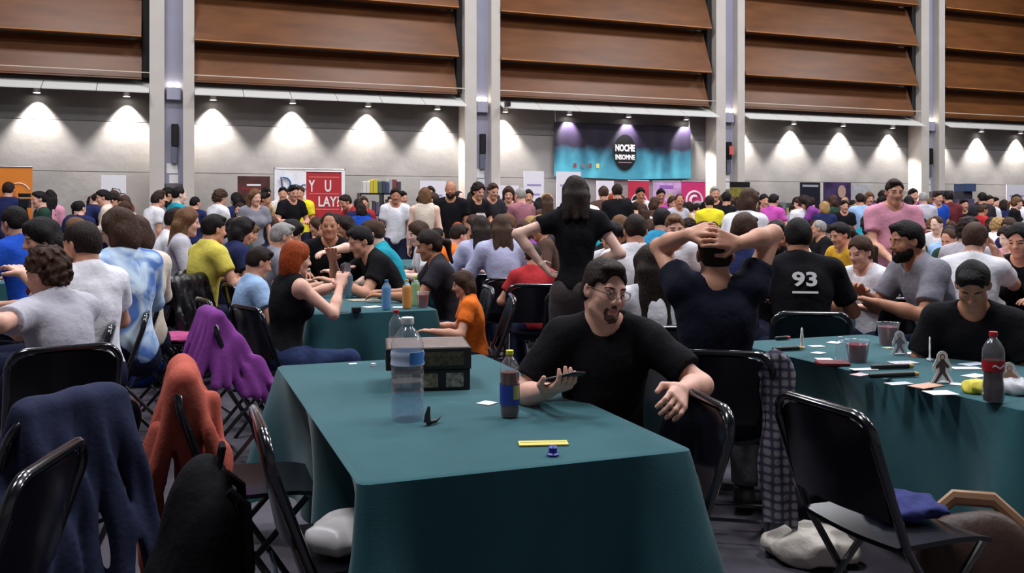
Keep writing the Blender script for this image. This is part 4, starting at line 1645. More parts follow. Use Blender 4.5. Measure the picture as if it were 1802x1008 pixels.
def cols_over(w, n, top, back, front, yb=-0.27, yf=-0.16, r=0.05, sx=0.0, flare=0.0, jit=0.03, seed=1):
    rnd = random.Random(seed)
    out = [((-w / 2 + 0.02, -0.225, top - 0.03), (w / 2 - 0.02, -0.225, top - 0.03), r, r)]
    for i in range(n):
        t = i / (n - 1) if n > 1 else 0.5
        x = (t - 0.5) * w
        out.append(((x, -0.24, top - 0.04), (x * (1 + flare) + sx, yb - 0.05 + rnd.uniform(-jit, jit), top - back + rnd.uniform(-0.04, 0.04)), r * 0.85, r * rnd.uniform(0.5, 0.75)))
        if front:
            out.append(((x, -0.21, top - 0.04), (x * (1 + flare), yf + rnd.uniform(-jit, jit) * .5, top - front + rnd.uniform(-0.03, 0.03)), r * 0.85, r * rnd.uniform(0.5, 0.75)))
    return out


hung('salmon_jacket', CH_SAL, cols_over(0.34, 9, 0.885, 0.44, 0.36, -0.30, -0.12, 0.040, jit=0.035, seed=2) + [((-0.1 + 0.05 * i, -0.22, 0.80), (-0.1 + 0.05 * i, -0.21 + 0.03 * (i % 2), 0.47), 0.055, 0.03) for i in range(6)]
     + [((0.12, -0.14, 0.76), (0.13, -0.10, 0.55), 0.035, 0.03)], fabric('salmon', (180, 90, 76), bump=0.12, bscale=70),
     'salmon jacket hung over a chair left of nearest table', 'jacket', (((0.14, -0.29, 0.68), (0.15, -0.33, 0.45), (0.15, -0.32, 0.24), 0.045, 0.038),), 2, 0.009, 0.014)
hung('navy_jacket', CH_NAVY, cols_over(0.30, 10, 0.885, 0.64, 0.30, -0.29, -0.13, 0.036, flare=0.5, jit=0.022, seed=5), fabric('navy_jacket', (42, 46, 70), bump=0.12, bscale=70),
     'large navy jacket hung over a chair in the left foreground', 'jacket', (((-0.16, -0.20, 0.76), (-0.22, -0.22, 0.60), (-0.20, -0.26, 0.42), 0.045, 0.038),), 5, 0.009, 0.014)
hung('purple_jacket', CH_PURP, cols_over(0.34, 8, 0.88, 0.34, 0.10, -0.30, -0.17, 0.036, sx=0.06, jit=0.03, seed=7) + [((0.15, -0.22, 0.82), (0.255 + 0.012 * (i % 2), -0.26 + 0.075 * i, 0.50 - 0.03 * i + 0.02 * (i % 2)), 0.04, 0.026) for i in range(7)], fabric('purple', (122, 58, 132), bump=0.12, bscale=70),
     'purple jacket hung over the chair behind the red-haired woman', 'jacket', (), 7, 0.009, 0.016)


def heap(name, c, r, m, label, cat, seed=1, noise=0.03, h=0.02, flat=0.0, fr=22.0):
    """crumpled cloth or soft bag"""
    xs, ys, zs = [axis(c[i] - r[i] * 1.5 - 0.05, c[i] + r[i] * 1.5 + 0.05, h) for i in range(3)]
    Fd = Field(xs, ys, zs)
    rnd = random.Random(seed)
    Fd.ell((c[0], c[1], c[2] - r[2] * .2), r, k=0.02)
    for _ in range(7):
        q = (c[0] + rnd.uniform(-.7, .7) * r[0], c[1] + rnd.uniform(-.7, .7) * r[1], c[2] + rnd.uniform(-.4, .35) * r[2])
        Fd.ell(q, (r[0] * rnd.uniform(.25, .5), r[1] * rnd.uniform(.25, .5), r[2] * rnd.uniform(.3, .6)), k=0.03)
    a = [rnd.uniform(0, 6) for _ in range(3)]
    Fd.disp(lambda X, Y, Z: noise * np.abs(np.sin(fr * X + a[0] + 1.6 * np.sin(fr * .7 * Y)) * np.sin(fr * Y * .9 + a[1] + 1.4 * np.sin(fr * .8 * Z + a[2]))) - noise * .4)
    Fd.cut((0, 0, c[2] - r[2] + flat), (0, 0, -1))
    me = Fd.mesh(name, 1)[0]
    return tag(link(name, me, m), label, cat)


p = on(1428, 985, 0.0)
heap('cloth_bag', (p.x, p.y, 0.075), (0.17, 0.15, 0.075), fabric('white_bag', (205, 196, 186)), 'crumpled white cloth bag on the floor under the right foreground chair', 'bag', 3, 0.02, 0.009, fr=30)
p = on(240, 684, 0.0)
o = heap('sports_bag', (p.x, p.y + 0.15, 0.12), (0.20, 0.14, 0.12), mat('bag_blue', (22, 70, 165), rough=0.45, bump=0.2, bscale=14), 'bright blue bag with a yellow stripe on the floor at left', 'bag', 4, 0.01, 0.014)
MB().sheet(lambda a, b: (p.x - 0.16 + 0.12 * a, p.y + 0.15 - 0.142 + 0.03 * (1 - a), 0.09 + 0.07 * a + 0.022 * b), 6, 1, thick=0.006).build('yellow_stripe', plain('stripe_yellow', (215, 220, 120)), o)
c_ = hv(0.0, 7.15, 84, 0, 0.04)
heap('pink_cloth', (c_[0], c_[1], 0.485), (0.17, 0.16, 0.028), fabric('pink_cloth', (170, 75, 120)), 'crumpled pink cloth on the seat of an empty chair at left', 'cloth', 6, 0.012, 0.011, fr=34)
# black backpack hung on the chair at the left of the near table
c_ = hv(0.47, 2.60, 90, -0.02, -0.37)
o = empty('backpack', (c_[0], c_[1], 0.0), -R(90))
tag(o, 'black backpack hanging on a chair back left of the nearest table', 'backpack')
Fd = Field(axis(-0.3, 0.3, 0.012), axis(-0.25, 0.25, 0.012), axis(0.05, 0.85, 0.012))
Fd.ell((0, -0.02, 0.45), (0.19, 0.11, 0.28), k=0.03)
Fd.ell((0, -0.09, 0.36), (0.15, 0.08, 0.16), k=0.02)
Fd.disp(fold_noise(5, 0.012, 20))
link('pack', Fd.mesh('pack')[0], fabric('backpack', (17, 17, 21)), o)
for sx in (-1, 1):
    MB().tube([(sx * 0.09, 0.04, 0.66), (sx * 0.095, 0.085, 0.62), (sx * 0.10, 0.095, 0.45), (sx * 0.10, 0.06, 0.28)], 0.014, 6).build('shoulder_strap', fabric('strap', (24, 24, 28)), o, True)
MB().tube([(-0.03, 0.02, 0.71), (-0.03, 0.03, 0.76), (0.03, 0.03, 0.76), (0.03, 0.02, 0.71)], 0.009, 6).build('grab_handle', fabric('strap', (24, 24, 28)), o, True)
c_ = hv(0.47, 2.60, 90, 0.02, 0.02)
heap('plastic_bag', (c_[0], c_[1], 0.50), (0.14, 0.13, 0.045), mat('bag_pale', (190, 185, 185), rough=0.4), 'pale plastic bag on the seat beside the black backpack', 'bag', 9, 0.015, 0.012, fr=28)
# jacket lying over the chair under the man's hand
c_ = hv(1.29, 2.46, 278, 0.0, -0.12)
heap('grey_jacket', (c_[0], c_[1], 0.565), (0.11, 0.17, 0.10), fabric('greybrown', (88, 76, 78)), 'grey brown jacket bundled on the chair under the resting hand', 'jacket', 12, 0.016, 0.011, fr=26)
c_ = hv(2.06, 2.22, 90, -0.06, 0.10)
heap('blue_cloth', (c_[0], c_[1], 0.478), (0.11, 0.12, 0.022), fabric('blue_cloth', (52, 56, 105)), 'folded blue cloth on the seat of the right foreground chair', 'cloth', 15, 0.010, 0.009, fr=34)
# brown bag
o = empty('shoulder_bag', (2.43, 2.22, 0.0), -R(35))
o.scale = (1.2, 1.2, 1.9)
tag(o, 'brown leather shoulder bag with a tan strap on the floor before the right-hand table', 'bag')
Fd = Field(axis(-0.25, 0.25, 0.010), axis(-0.16, 0.16, 0.010), axis(-0.02, 0.32, 0.010))
Fd.ell((0, 0, 0.11), (0.17, 0.08, 0.125), k=0.02)
Fd.rc((-0.11, 0, 0.06), (0.11, 0, 0.06), 0.062, k=0.04)
Fd.disp(fold_noise(9, 0.006, 26))
Fd.cut((0, 0, 0.0), (0, 0, -1))
link('bag_body', Fd.mesh('bag_body')[0], mat('brown_leather', (62, 42, 34), rough=0.5, bump=0.2, bscale=40), o)
MB().tube([(-0.15, 0, 0.15), (-0.13, 0.02, 0.20), (-0.05, 0.04, 0.245), (0.05, 0.04, 0.245), (0.13, 0.02, 0.20), (0.15, 0, 0.15)], 0.014, 8).build('strap', mat('tan_leather', (150, 112, 84), rough=0.5), o, True)

# ------------------------------------------------------------------ things on the near table
PET = clear('clear_plastic')
Z0 = CZ + 0.0015


def bottle(name, loc, H, Rr, label, cap, liquid=None, level=0.9, band=None, ridges=False, bz=(0.45, 0.68), waist=0.0):
    o = tag(empty(name, loc), label, 'bottle')
    nk = Rr * 0.32
    sh = 0.70
    prof = [(Rr * 0.55, 0.0), (Rr * 0.92, 0.004), (Rr, 0.02)]
    for k in range(1, 25):
        z = 0.02 + (sh * H - 0.02) * k / 24
        r = Rr
        if ridges:
            r *= 1 - 0.05 * (0.5 - 0.5 * math.cos(z / H * 2 * math.pi * 11))
        if waist:
            r *= 1 - waist * math.exp(-((z / H - 0.36) / 0.12) ** 2)
        prof.append((r, z))
    for k in range(1, 9):
        t = k / 8
        prof.append((nk + (Rr - nk) * math.cos(t * math.pi / 2) ** 0.9, sh * H + (0.91 - sh) * H * t))
    prof += [(nk, 0.915 * H), (nk * 1.12, 0.92 * H), (nk * 1.12, 0.925 * H), (nk, 0.93 * H), (nk, 0.97 * H)]
    MB().lathe(prof, 28).build('shell', PET, o, True)
    if liquid:
        lp = [(r - 0.0022, z + (0.003 if i == 0 else 0)) for i, (r, z) in enumerate(prof) if z < level * H]
        MB().lathe(lp, 28).build('drink', liquid, o, True)
    MB().lathe([(nk * 1.18, 0.935 * H), (nk * 1.22, 0.94 * H), (nk * 1.22, 0.995 * H), (nk * 1.1, H)], 20).build('screw_cap', cap, o, True)
    if band:
        bp = [(r + 0.0012, z) for (r, z) in prof if bz[0] * H < z < bz[1] * H]
        if len(bp) < 2:
            bp = [(Rr + 0.0012, bz[0] * H), (Rr + 0.0012, bz[1] * H)]
        MB().lathe(bp, 28, cap0=False, cap1=False).build('label_band', band, o, True)
    return o


M_WATER = clear('water', (235, 240, 248), 0.97)
M_TEA = mat('iced_tea', (98, 46, 42), rough=0.08)
M_COLA = mat('cola', (34, 14, 14), rough=0.08)
p = on(717, 737, Z0)
o = bottle('water_bottle', (p.x, p.y, Z0), 0.325, 0.053, 'large clear water bottle with a blue and white label on the nearest table', plain('cap_white', (232, 232, 235), 0.35),
           M_WATER, 0.40, mat('water_label', (190, 200, 225), rough=0.4), True, (0.52, 0.69))
MB().sheet(lambda a, b: (0.0548 * math.sin(-0.1 + 1.1 * a), -0.0548 * math.cos(-0.1 + 1.1 * a), 0.18 + 0.038 * b), 10, 1, thick=0.0006).build('blue_print', plain('label_blue', (62, 120, 195)), o)
p = on(897, 733, Z0)
o = bottle('tea_bottle', (p.x, p.y, Z0), 0.215, 0.0315, 'dark iced tea bottle with a yellow cap on the nearest table', plain('cap_yellow', (225, 215, 60), 0.35), M_TEA, 0.70,
           plain('tea_label', (38, 62, 150), 0.4), False, (0.18, 0.52))
MB().sheet(lambda a, b: (0.0335 * math.sin(-0.75 + 0.8 * a + 0.75), -0.0335 * math.cos(-0.75 + 0.8 * a + 0.75), 0.06 + 0.045 * b), 8, 1, thick=0.0006).build('yellow_print', plain('label_olive', (150, 150, 85)), o)
p = on(697, 640, Z0)
bottle('soda_bottle', (p.x, p.y, Z0), 0.235, 0.032, 'clear bottle with a red cap standing behind the stacked game boxes', plain('cap_red', (190, 40, 45), 0.35), None, 0, mat('pale_red_label', (170, 120, 125), rough=0.4), False, (0.3, 0.5))

# two stacked game boxes
M_GB = mat('box_black', (20, 18, 20), rough=0.45)
M_ART = mat('box_art', (70, 62, 45), rough=0.5, var=0.9, vscale=60)
for k, (u, v, wd_, dp, hh_, z, lb, dx) in enumerate(((746, 688, 0.285, 0.29, 0.076, Z0, 'lower of two stacked dark game boxes, with pale picture panels', 0.0),
                                                 (743, 688, 0.315, 0.30, 0.080, Z0 + 0.0775, 'upper of two stacked dark game boxes, with a brown lid', -0.005))):
    p = on(u, v, Z0)
    o = tag(empty('game_box', (p.x + 0.06 + dx, p.y + 0.14, z), R(-12)), lb, 'game box', 'stacked boxes on nearest table')
    MB().rbox((0, 0, hh_ / 2), (wd_, dp, hh_), 0.004).build('box_shell', M_GB, o)
    if k == 0:
        for j, (x, c) in enumerate(((-0.105, (150, 142, 120)), (-0.01, (128, 122, 95)), (0.085, (140, 138, 128)))):
            MB().box((x, -dp / 2 - 0.001, hh_ / 2), (0.065, 0.002, 0.052)).build('picture_panel', mat('art_%d' % j, c, rough=0.5, var=0.75, vscale=55), o)
    else:
        MB().box((0, 0, hh_ + 0.0008), (wd_ - 0.016, dp - 0.016, 0.0016)).build('lid_print', mat('lid_brown', (118, 102, 98), rough=0.35, var=0.25, vscale=20), o)
        MB().box((0.03, -dp / 2 - 0.001, hh_ * .5), (0.2, 0.002, 0.05)).build('picture_panel', M_ART, o)
        MB().box((-0.12, -dp / 2 - 0.001, hh_ * .5), (0.04, 0.002, 0.03)).build('picture_panel', mat('art_3', (95, 90, 82), rough=0.5, var=0.75, vscale=55), o)


def card(u, v, wd_, dp, rz, m, label, cat='card', name='card', z=Z0, group=None, th=0.0012):
    p = on(u, v, z)
    o = MB().box((0, 0, th / 2), (wd_, dp, th)).build(name, m)
    o.location = (p.x, p.y, z)
    o.rotation_euler = (0, 0, R(rz))
    return tag(o, label, cat, group)


card(857, 709, 0.055, 0.055, 35, M_WHITE, 'white card lying left of the iced tea bottle')
card(621, 640, 0.035, 0.03, 5, M_WHITE, 'small white paper piece near the far left corner of nearest table', 'paper', 'paper_piece')
card(657, 644, 0.018, 0.018, 30, M_WHITE, 'tiny white crumb of paper left of the stacked boxes', 'paper', 'paper_piece', th=0.012)
o = card(956, 781, 0.14, 0.048, -16, plain('ticket_yellow', (222, 200, 95), 0.6), 'yellow paper strip lying on the nearest table', 'paper', 'paper_strip', th=0.004)
MB().box((0, 0.004, 0.0045), (0.13, 0.003, 0.001)).build('fold_line', plain('ticket_line', (190, 165, 75)), o)
p = on(973, 801, Z0)
o = tag(empty('token', (p.x, p.y, Z0)), 'small blue plastic token beside the yellow paper strip', 'token')
MB().lathe([(0.016, 0), (0.017, 0.004), (0.012, 0.008), (0.011, 0.018), (0.014, 0.022), (0.008, 0.027)], 16).build('pawn', plain('token_blue', (30, 42, 150), 0.35), o, True)
p = on(752, 748, Z0)
o = tag(empty('sunglasses', (p.x, p.y, Z0), R(25)), 'folded black sunglasses beside the large water bottle', 'glasses')
MB().tube([(0, 0, 0.008), (0.004, 0.004, 0.03), (0.012, 0.006, 0.055)], [0.012, 0.009, 0.004], 8).build('lens_frame', M_BLACK, o, True)
MB().tube([(0.0, 0, 0.008), (0.03, -0.004, 0.008), (0.06, 0.01, 0.014)], [0.009, 0.006, 0.003], 8).build('temple_arm', M_BLACK, o, True)

# ------------------------------------------------------------------ things on the right-hand table
M_RED = mat('red_drink', (140, 30, 40), rough=0.1)


def cup(u, v, H, r, label, name='cup', drink=None, z=Z0, level=0.82):
    p = on(u, v, z)
    o = tag(empty(name, (p.x, p.y, z)), label, 'cup')
    MB().lathe([(r * 0.72, 0), (r * 0.74, 0.003), (r * 0.97, H * 0.96), (r * 1.04, H), (r * 0.99, H - 0.002), (r * 0.95, H * 0.95), (r * 0.72, 0.005)], 22, cap1=False).build('cup_wall', PET, o, True)
    MB().lathe([(r * 0.70, 0.006), (r * (0.72 + 0.24 * level) - 0.002, H * level), (0.001, H * level)], 22).build('drink', drink or M_RED, o, True)
    return o


cup(1509, 636, 0.095, 0.054, 'clear cup of red drink in the middle of right-hand table')
cup(1563, 606, 0.11, 0.056, 'clear cup of red drink at the far edge of right-hand table')
p = on(1748, 707, Z0)
o = bottle('cola_bottle', (p.x, p.y, Z0), 0.245, 0.036, 'cola bottle with red cap and red label on right-hand table', plain('cap_red', (190, 40, 45), 0.35), M_COLA, 0.62, plain('label_red', (165, 28, 38), 0.4), False, (0.44, 0.60), 0.10)
MB().sheet(lambda a, b: (0.0385 * math.sin(-0.9 + 1.2 * a), -0.0385 * math.cos(-0.9 + 1.2 * a), 0.124 + 0.004 * math.sin(9 * a) + 0.006 * b), 16, 1, thick=0.0005).build('white_squiggle', M_WHITE, o)
for (u, v, L, rz, lb) in ((1386, 617, 0.16, 14, 'black marker pen at the far left corner of right-hand table'), (1377, 598, 0.09, 20, 'short black pen with a red clip by the far left corner'),
                          (1570, 649, 0.19, 8, 'black marker pen right of the red case'), (1573, 664, 0.22, 12, 'black marker pen nearest on the right-hand table')):
    p = on(u, v, Z0)
    o = tag(empty('marker_pen', (p.x, p.y, Z0 + 0.0105), R(rz - 20)), lb, 'pen', 'pens on the right-hand table')
    MB().tube([(-L / 2, 0, 0), (-L / 2 + 0.01, 0, 0), (L / 2 - 0.02, 0, 0)], [0.007, 0.0105, 0.0105], 12).build('barrel', M_BLACK, o, True)
    MB().tube([(L / 2 - 0.02, 0, 0), (L / 2, 0, 0)], [0.0105, 0.008], 12).build('pen_tip', plain('pen_tan', (190, 150, 80)) if L > 0.1 else plain('pen_red', (190, 60, 50)), o, True)
p = on(1465, 642, Z0)
o = tag(MB().rbox((0, 0, 0.008), (0.14, 0.07, 0.016), 0.01).build('case', mat('case_red', (120, 32, 42), rough=0.35)), 'flat dark red case left of the red cup', 'case')
o.location = (p.x, p.y, Z0)
o.rotation_euler = (0, 0, R(-22))
for i, (u, v, wd_, dp, rz, m, lb) in enumerate(((1437, 609, .07, .05, -10, M_WHITE, 'white card behind the far marker pen'), (1440, 621, .06, .05, 20, M_WHITE, 'white card right of the far marker pen'),
        (1450, 632, .07, .05, -25, M_WHITE, 'white card behind the red case'), (1520, 650, .11, .05, -12, M_WHITE, 'long white card in front of the red cup'),
        (1513, 659, .07, .05, 15, plain('card_pink', (200, 170, 175)), 'pinkish card in front of the long white card'), (1590, 638, .12, .07, -8, mat('card_print', (190, 185, 190), rough=0.6, var=0.4, vscale=40), 'printed white cards behind the marker pens'),
        (1582, 675, .10, .05, -5, plain('card_grey', (190, 195, 195)), 'grey white card in front of the nearest pen'), (1630, 679, .13, .07, 10, plain('card_tan', (205, 160, 135)), 'tan card left of the walking paper figure base'),
        (1655, 691, .10, .08, -14, M_WHITE, 'large white card near the table edge'), (1685, 676, .05, .05, 40, M_WHITE, 'small white card right of the walking paper figure'),
        (1700, 648, .12, .06, -20, M_WHITE, 'white card pile left of the cola bottle'), (1712, 641, .12, .06, 5, plain('card_blueish', (205, 212, 230)), 'bluish card behind the cola bottle'),
        (1715, 661, .10, .06, 12, M_WHITE, 'white card touching the cola bottle base'), (1563, 612, .05, .04, 0, plain('card_cream', (205, 190, 150)), 'cream card under the far cup'), (1600, 622, .06, .05, 0, M_WHITE, 'white card behind the striding paper figure'),
        (1468, 603, .07, .06, 30, M_WHITE, 'white folded card behind the small bottle'))):
    card(u, v, wd_, dp, rz, m, lb, group='cards on the right-hand table', th=0.0012 + 0.0004 * (i % 4))
heap_p = on(1722, 690, Z0)
heap('paper_bird', (heap_p.x, heap_p.y, Z0 + 0.018), (0.055, 0.035, 0.020), plain('paper_yellow', (215, 200, 70), 0.7), 'crumpled yellow paper left of the cola bottle', 'paper', 11, 0.012, 0.005, fr=70)
heap_p = on(1790, 692, Z0)
heap('tissue', (heap_p.x, heap_p.y, Z0 + 0.022), (0.06, 0.05, 0.026), plain('tissue_white', (200, 200, 205), 0.8), 'crumpled white tissue right of the cola bottle', 'tissue', 13, 0.014, 0.006, fr=60)
p = on(1479, 636, Z0)
bottle('small_bottle', (p.x, p.y, Z0), 0.11, 0.022, 'small clear bottle left of the middle red cup', plain('cap_clear', (215, 215, 225), 0.4), None, 0, None, False)


def standee(u, v, H, m, m2, label, rz=0.0, arms=1.0, stance=0.3):
    """cut-out paper figure with a white rim on a little stand"""
    p = on(u, v, Z0)
    o = tag(empty('paper_figure', (p.x, p.y, Z0), -YAW + R(rz)), label, 'paper figure', 'paper figures on the right-hand table')

    def outline(g):
        pts = []
        hw = 0.10 * H
        for k in range(12):
            a = R(-50 + 280 * k / 11)
            pts.append((math.cos(a) * (hw + g), 0.84 * H + math.sin(a) * (hw + g)))
        L = [(-0.10 * H - g, 0.70 * H + g), (-0.22 * H * arms - g, 0.55 * H), (-0.20 * H * arms - g, 0.46 * H - g), (-0.11 * H - g, 0.52 * H), (-0.10 * H - g, 0.36 * H), (-(0.10 + stance * .5) * H - g, 0.02 * H)]
        L2 = [(-(0.02 + stance * .5) * H + g, 0.02 * H), (0, 0.30 * H - g)]
        return pts + L + L2 + [(-x, y) for x, y in reversed(L2[:1])] + [(-x, y) for x, y in reversed(L)]
    M = Matrix.Rotation(R(90), 4, 'X')
    MB().prism(outline(0.012), -0.0012, 0.0012, M).build('rim', M_WHITE, o)
    MB().prism(outline(0.0), 0.0013, 0.0020, M).build('figure_print', m, o)
    MB().prism([(0.07 * H * math.cos(R(30 * k)), 0.84 * H + 0.07 * H * math.sin(R(30 * k))) for k in range(12)], 0.0021, 0.0026, M).build('face_print', m2, o)
    MB().rbox((0, 0, 0.004), (0.05, 0.025, 0.008), 0.008).build('stand', plain('stand_clear', (200, 205, 210), 0.3), o)
    return o


PT = plain('print_skin', (205, 175, 160))
standee(1583, 624, 0.105, plain('print_grey_fig', (120, 118, 128)), PT, 'grey paper figure with white rim standing beside the far cup')
standee(1658, 674, 0.12, plain('print_dark_fig', (58, 44, 48)), PT, 'dark striding paper figure with white rim, nearest of the figures', 10, 1.1, 0.4)
standee(1411, 613, 0.095, mat('print_tan_fig', (150, 130, 110)), PT, 'tan paper figure near the far left corner of right-hand table', 60)
standee(1636, 634, 0.10, plain('print_brown_fig', (130, 105, 85)), PT, 'narrow brown paper figure seen edge-on right of the grey one', 70)
standee(1776, 690, 0.105, plain('print_rust_fig', (165, 130, 100)), PT, 'large tan paper figure right of the cola bottle', 0, 1.3)


# ------------------------------------------------------------------ people
SHIRTS = {}


def T(c):
    """cloth for a shirt or trousers by colour name"""
    tab = {'black': (20, 19, 23), 'charcoal': (44, 42, 48), 'navy': (34, 40, 78), 'white': (222, 220, 226), 'grey': (128, 126, 136), 'light grey': (178, 174, 184),
           'light blue': (150, 178, 214), 'yellow': (205, 190, 85), 'bright yellow': (232, 214, 50), 'orange': (226, 112, 40), 'red': (172, 48, 52), 'turquoise': (30, 140, 158),
           'lavender': (176, 176, 205), 'pink': (205, 140, 160), 'dusty pink': (150, 98, 108), 'purple': (88, 52, 110), 'magenta': (190, 80, 165), 'cream': (214, 198, 182), 'royal blue': (30, 72, 170),
           'brown': (84, 62, 54), 'dark green': (38, 62, 52), 'maroon': (98, 40, 46), 'sky blue': (52, 138, 178), 'mustard': (212, 160, 48), 'beige': (188, 168, 150),
           'jeans': (44, 56, 92), 'dark jeans': (30, 34, 56), 'taupe': (84, 76, 76), 'black trousers': (22, 22, 26), 'plaid grey': (96, 92, 98)}
    return fabric(c.replace(' ', '_'), tab[c])


def solve(P, u, v, d, face, smin=0.72, smax=1.12):
    """where the root of the figure will stand; returns a function from world points to its own space"""
    J = pose_skeleton(P)
    p = at(u, v, d)
    s = min(max(p.z / float(J['head'][2]), smin), smax)
    a = -R(face)
    M = Matrix.Rotation(a, 3, 'Z')
    root = Vector((p.x, p.y, 0)) - M @ Vector((J['head'][0] * s, J['head'][1] * s, 0))
    Mi = M.transposed()
    loc = lambda wpt: tuple((Mi @ (Vector(wpt) - root)) / s)
    vec = lambda wv: tuple(Mi @ Vector(wv))
    return loc, vec, root, s


def short(t, n=16):
    w_ = t.replace(',', ' ,').split()
    out, k_ = [], 0
    for x in w_:
        if x != ',':
            if k_ == n:
                break
            k_ += 1
        out.append(x)
    while out[-1] in (',', 'a', 'the', 'in', 'of', 'with', 'and', 'by', 'at', 'to', 'left', 'right', 'on', 'under'):
        out.pop()
    return ' '.join(out).replace(' ,', ',')


NPOSE = [0]


def special(P, u, v, d, face, label, detail='mid', targets=None, chairlabel=None, fars=False, **k):
    """one posed person; targets: wR / wL / eR / eL / aR / aL given as world points, hdR / hnR ... as world directions"""
    P = dict(P)
    loc, vec, root, s = solve(P, u, v, d, face)
    mid = {}
    for key, val in (targets or {}).items():
        if key[:2] in ('hd', 'hn'):
            P[key] = vec(val)
        elif key[0] == 'e':
            mid[key] = loc(val)
        else:
            P[key] = loc(val)
    if mid:
        J = pose_skeleton(P)
        for key, q in mid.items():
            kk = key[1]
            m = (J['s' + kk] + np.array(P.get('w' + kk, J['w' + kk]))) / 2
            P[key] = tuple(np.array(q) - m)
    NPOSE[0] += 1
    P.setdefault('seed', NPOSE[0])
    key = 'special%d' % NPOSE[0]
    o, J, HM = figure(key, P, detail, **k)
    aim(o, J, u, v, d, face, smax=1.12)
    tag(o, label, 'person')
    ch_ = None
    if P.get('hip', (0, 0, 0.53))[2] < 0.7 and not P.get('nochair'):
        lr = P.get('legrot', 0)
        q = o.matrix_basis @ Vector((0, 0.0, 0))
        f = far_chair if fars else chair
        ch_ = f(q.x, q.y, face + lr, short(chairlabel or 'black folding chair under the ' + label))
    ALLP.append((o, J, s, ch_))
    if detail == 'hero' and NPOSE[0] > 1:
        face_parts(o, HM, k.get('hcol', 'dark brown'), 0.6)
    return o, J, HM, P


ALLP = []


def legs(rot, ank=0.40, dx=0.13, z=0.09):
    """feet and knees turned clockwise by rot against the chest"""
    c, s_ = math.cos(R(rot)), math.sin(R(rot))
    t = lambda x, y: (x * c + y * s_, -x * s_ + y * c)
    out = {'legrot': rot}
    for k, sd in (('R', 1), ('L', -1)):
        x, y = t(sd * dx, ank)
        out['a' + k] = (x, y, z)
        x, y = t(sd * 0.12, 1)
        out['k' + k] = (x, y, 0.6)
    return out


STAND = dict(hip=(0, 0, 0.90), lean=2, aR=(0.11, 0.0, 0.09), aL=(-0.11, 0.02, 0.09), kR=(0.1, 1, 0), kL=(-0.1, 1, 0), wR=(0.24, 0.06, 0.80), wL=(-0.24, 0.06, 0.80),
             eR=(0.5, -0.8, 0), eL=(-0.5, -0.8, 0), hnR=(-1, 0, 0), hnL=(1, 0, 0))


def st(**k):
    d = dict(STAND)
    d.update(k)
    return d


# --- the man with the phone
P = dict(lean=6, twist=0, hyaw=30, hpitch=8, hroll=-7, ws=0.99, fat=0.012, facew=1.06, arm=1.02, sleeve=0.74, curlR=0.75, curlL=0.8, spreadL=0.4, spreadR=0.6, neck=0.128, hseed=3, hemlong=1, hem=-0.10, fold=0.006)
P.update(legs(62, 0.38))
HERO = special(P, 1064, 512, 3.2, 203, 'seated man in black T-shirt and glasses, with goatee, holding a phone', 'hero',
               targets=dict(wR=at(962, 688, 3.0), eR=at(920, 690, 3.2), wL=at(1198, 686, 2.90), eL=at(1222, 668, 3.12),
                            hdR=at(1012, 672, 2.88) - at(962, 688, 3.0), hnR=Vector((0.1, -0.15, 1.0)),
                            hdL=at(1184, 726, 2.74) - at(1198, 686, 2.90), hnL=Vector((-0.2, 0.8, -0.5))),
               chairlabel='black folding chair under the man with the phone',
               skin='fair', hair='short', hcol='dark brown', shirt=T('black'), trousers=T('dark jeans'), shoes=plain('shoe_dark', (30, 28, 30)), beard=False)
ho, hJ, hHM, hP = HERO


def glasses(o, HM, m):
    g = empty('glasses')
    g.parent = o
    g.matrix_basis = HM
    for sx in (-1, 1):
        MB().tube([(sx * 0.032 + 0.022 * math.cos(R(a)), 0.104, 0.0015 + 0.0155 * math.sin(R(a))) for a in range(0, 360, 24)], 0.0016, 6, closed=True).build('rim', m, g, True)
        MB().tube([(sx * 0.054, 0.103, 0.006), (sx * 0.076, 0.075, 0.010), (sx * 0.083, 0.0, 0.010), (sx * 0.083, -0.012, 0.0)], 0.0016, 5).build('temple', m, g, True)
    MB().tube([(-0.010, 0.105, 0.004), (0.0, 0.108, 0.006), (0.010, 0.105, 0.004)], 0.0016, 5).build('bridge', m, g, True)
    return g


def childof(name, me, m, o, HM):
    c = link(name, me, m, o)
    c.matrix_basis = HM
    return c


glasses(ho, hHM, mat('glasses_frame', (70, 62, 62), rough=0.25, metal=0.7))
face_parts(ho, hHM, 'dark brown')
# goatee: moustache and chin tuft
Fd = Field(axis(-0.07, 0.07, 0.004), axis(0.03, 0.15, 0.004), axis(-0.15, -0.02, 0.004))
Fd.ell((0, 0.071, -0.095), (0.031, 0.0275, 0.023), k=0.012)
Fd.rc((-0.029, 0.072, -0.060), (-0.022, 0.070, -0.090), 0.0095, 0.012, k=0.01)
Fd.rc((0.029, 0.072, -0.060), (0.022, 0.070, -0.090), 0.0095, 0.012, k=0.01)
Fd.rc((-0.029, 0.074, -0.058), (0, 0.0875, -0.0475), 0.0075, k=0.006)
Fd.rc((0.029, 0.074, -0.058), (0, 0.0875, -0.0475), 0.0075, k=0.006)
Fd.disp(lambda X, Y, Z: 0.0015 * np.sin(200 * X) * np.sin(180 * Z))
Fd.ell((0, 0.10, -0.0635), (0.022, 0.03, 0.0105), k=0.003, sub=True)
childof('goatee', Fd.mesh('goatee')[0], mat('goatee_brown', (92, 62, 52), rough=0.7, bump=0.5, bscale=90), ho, hHM)
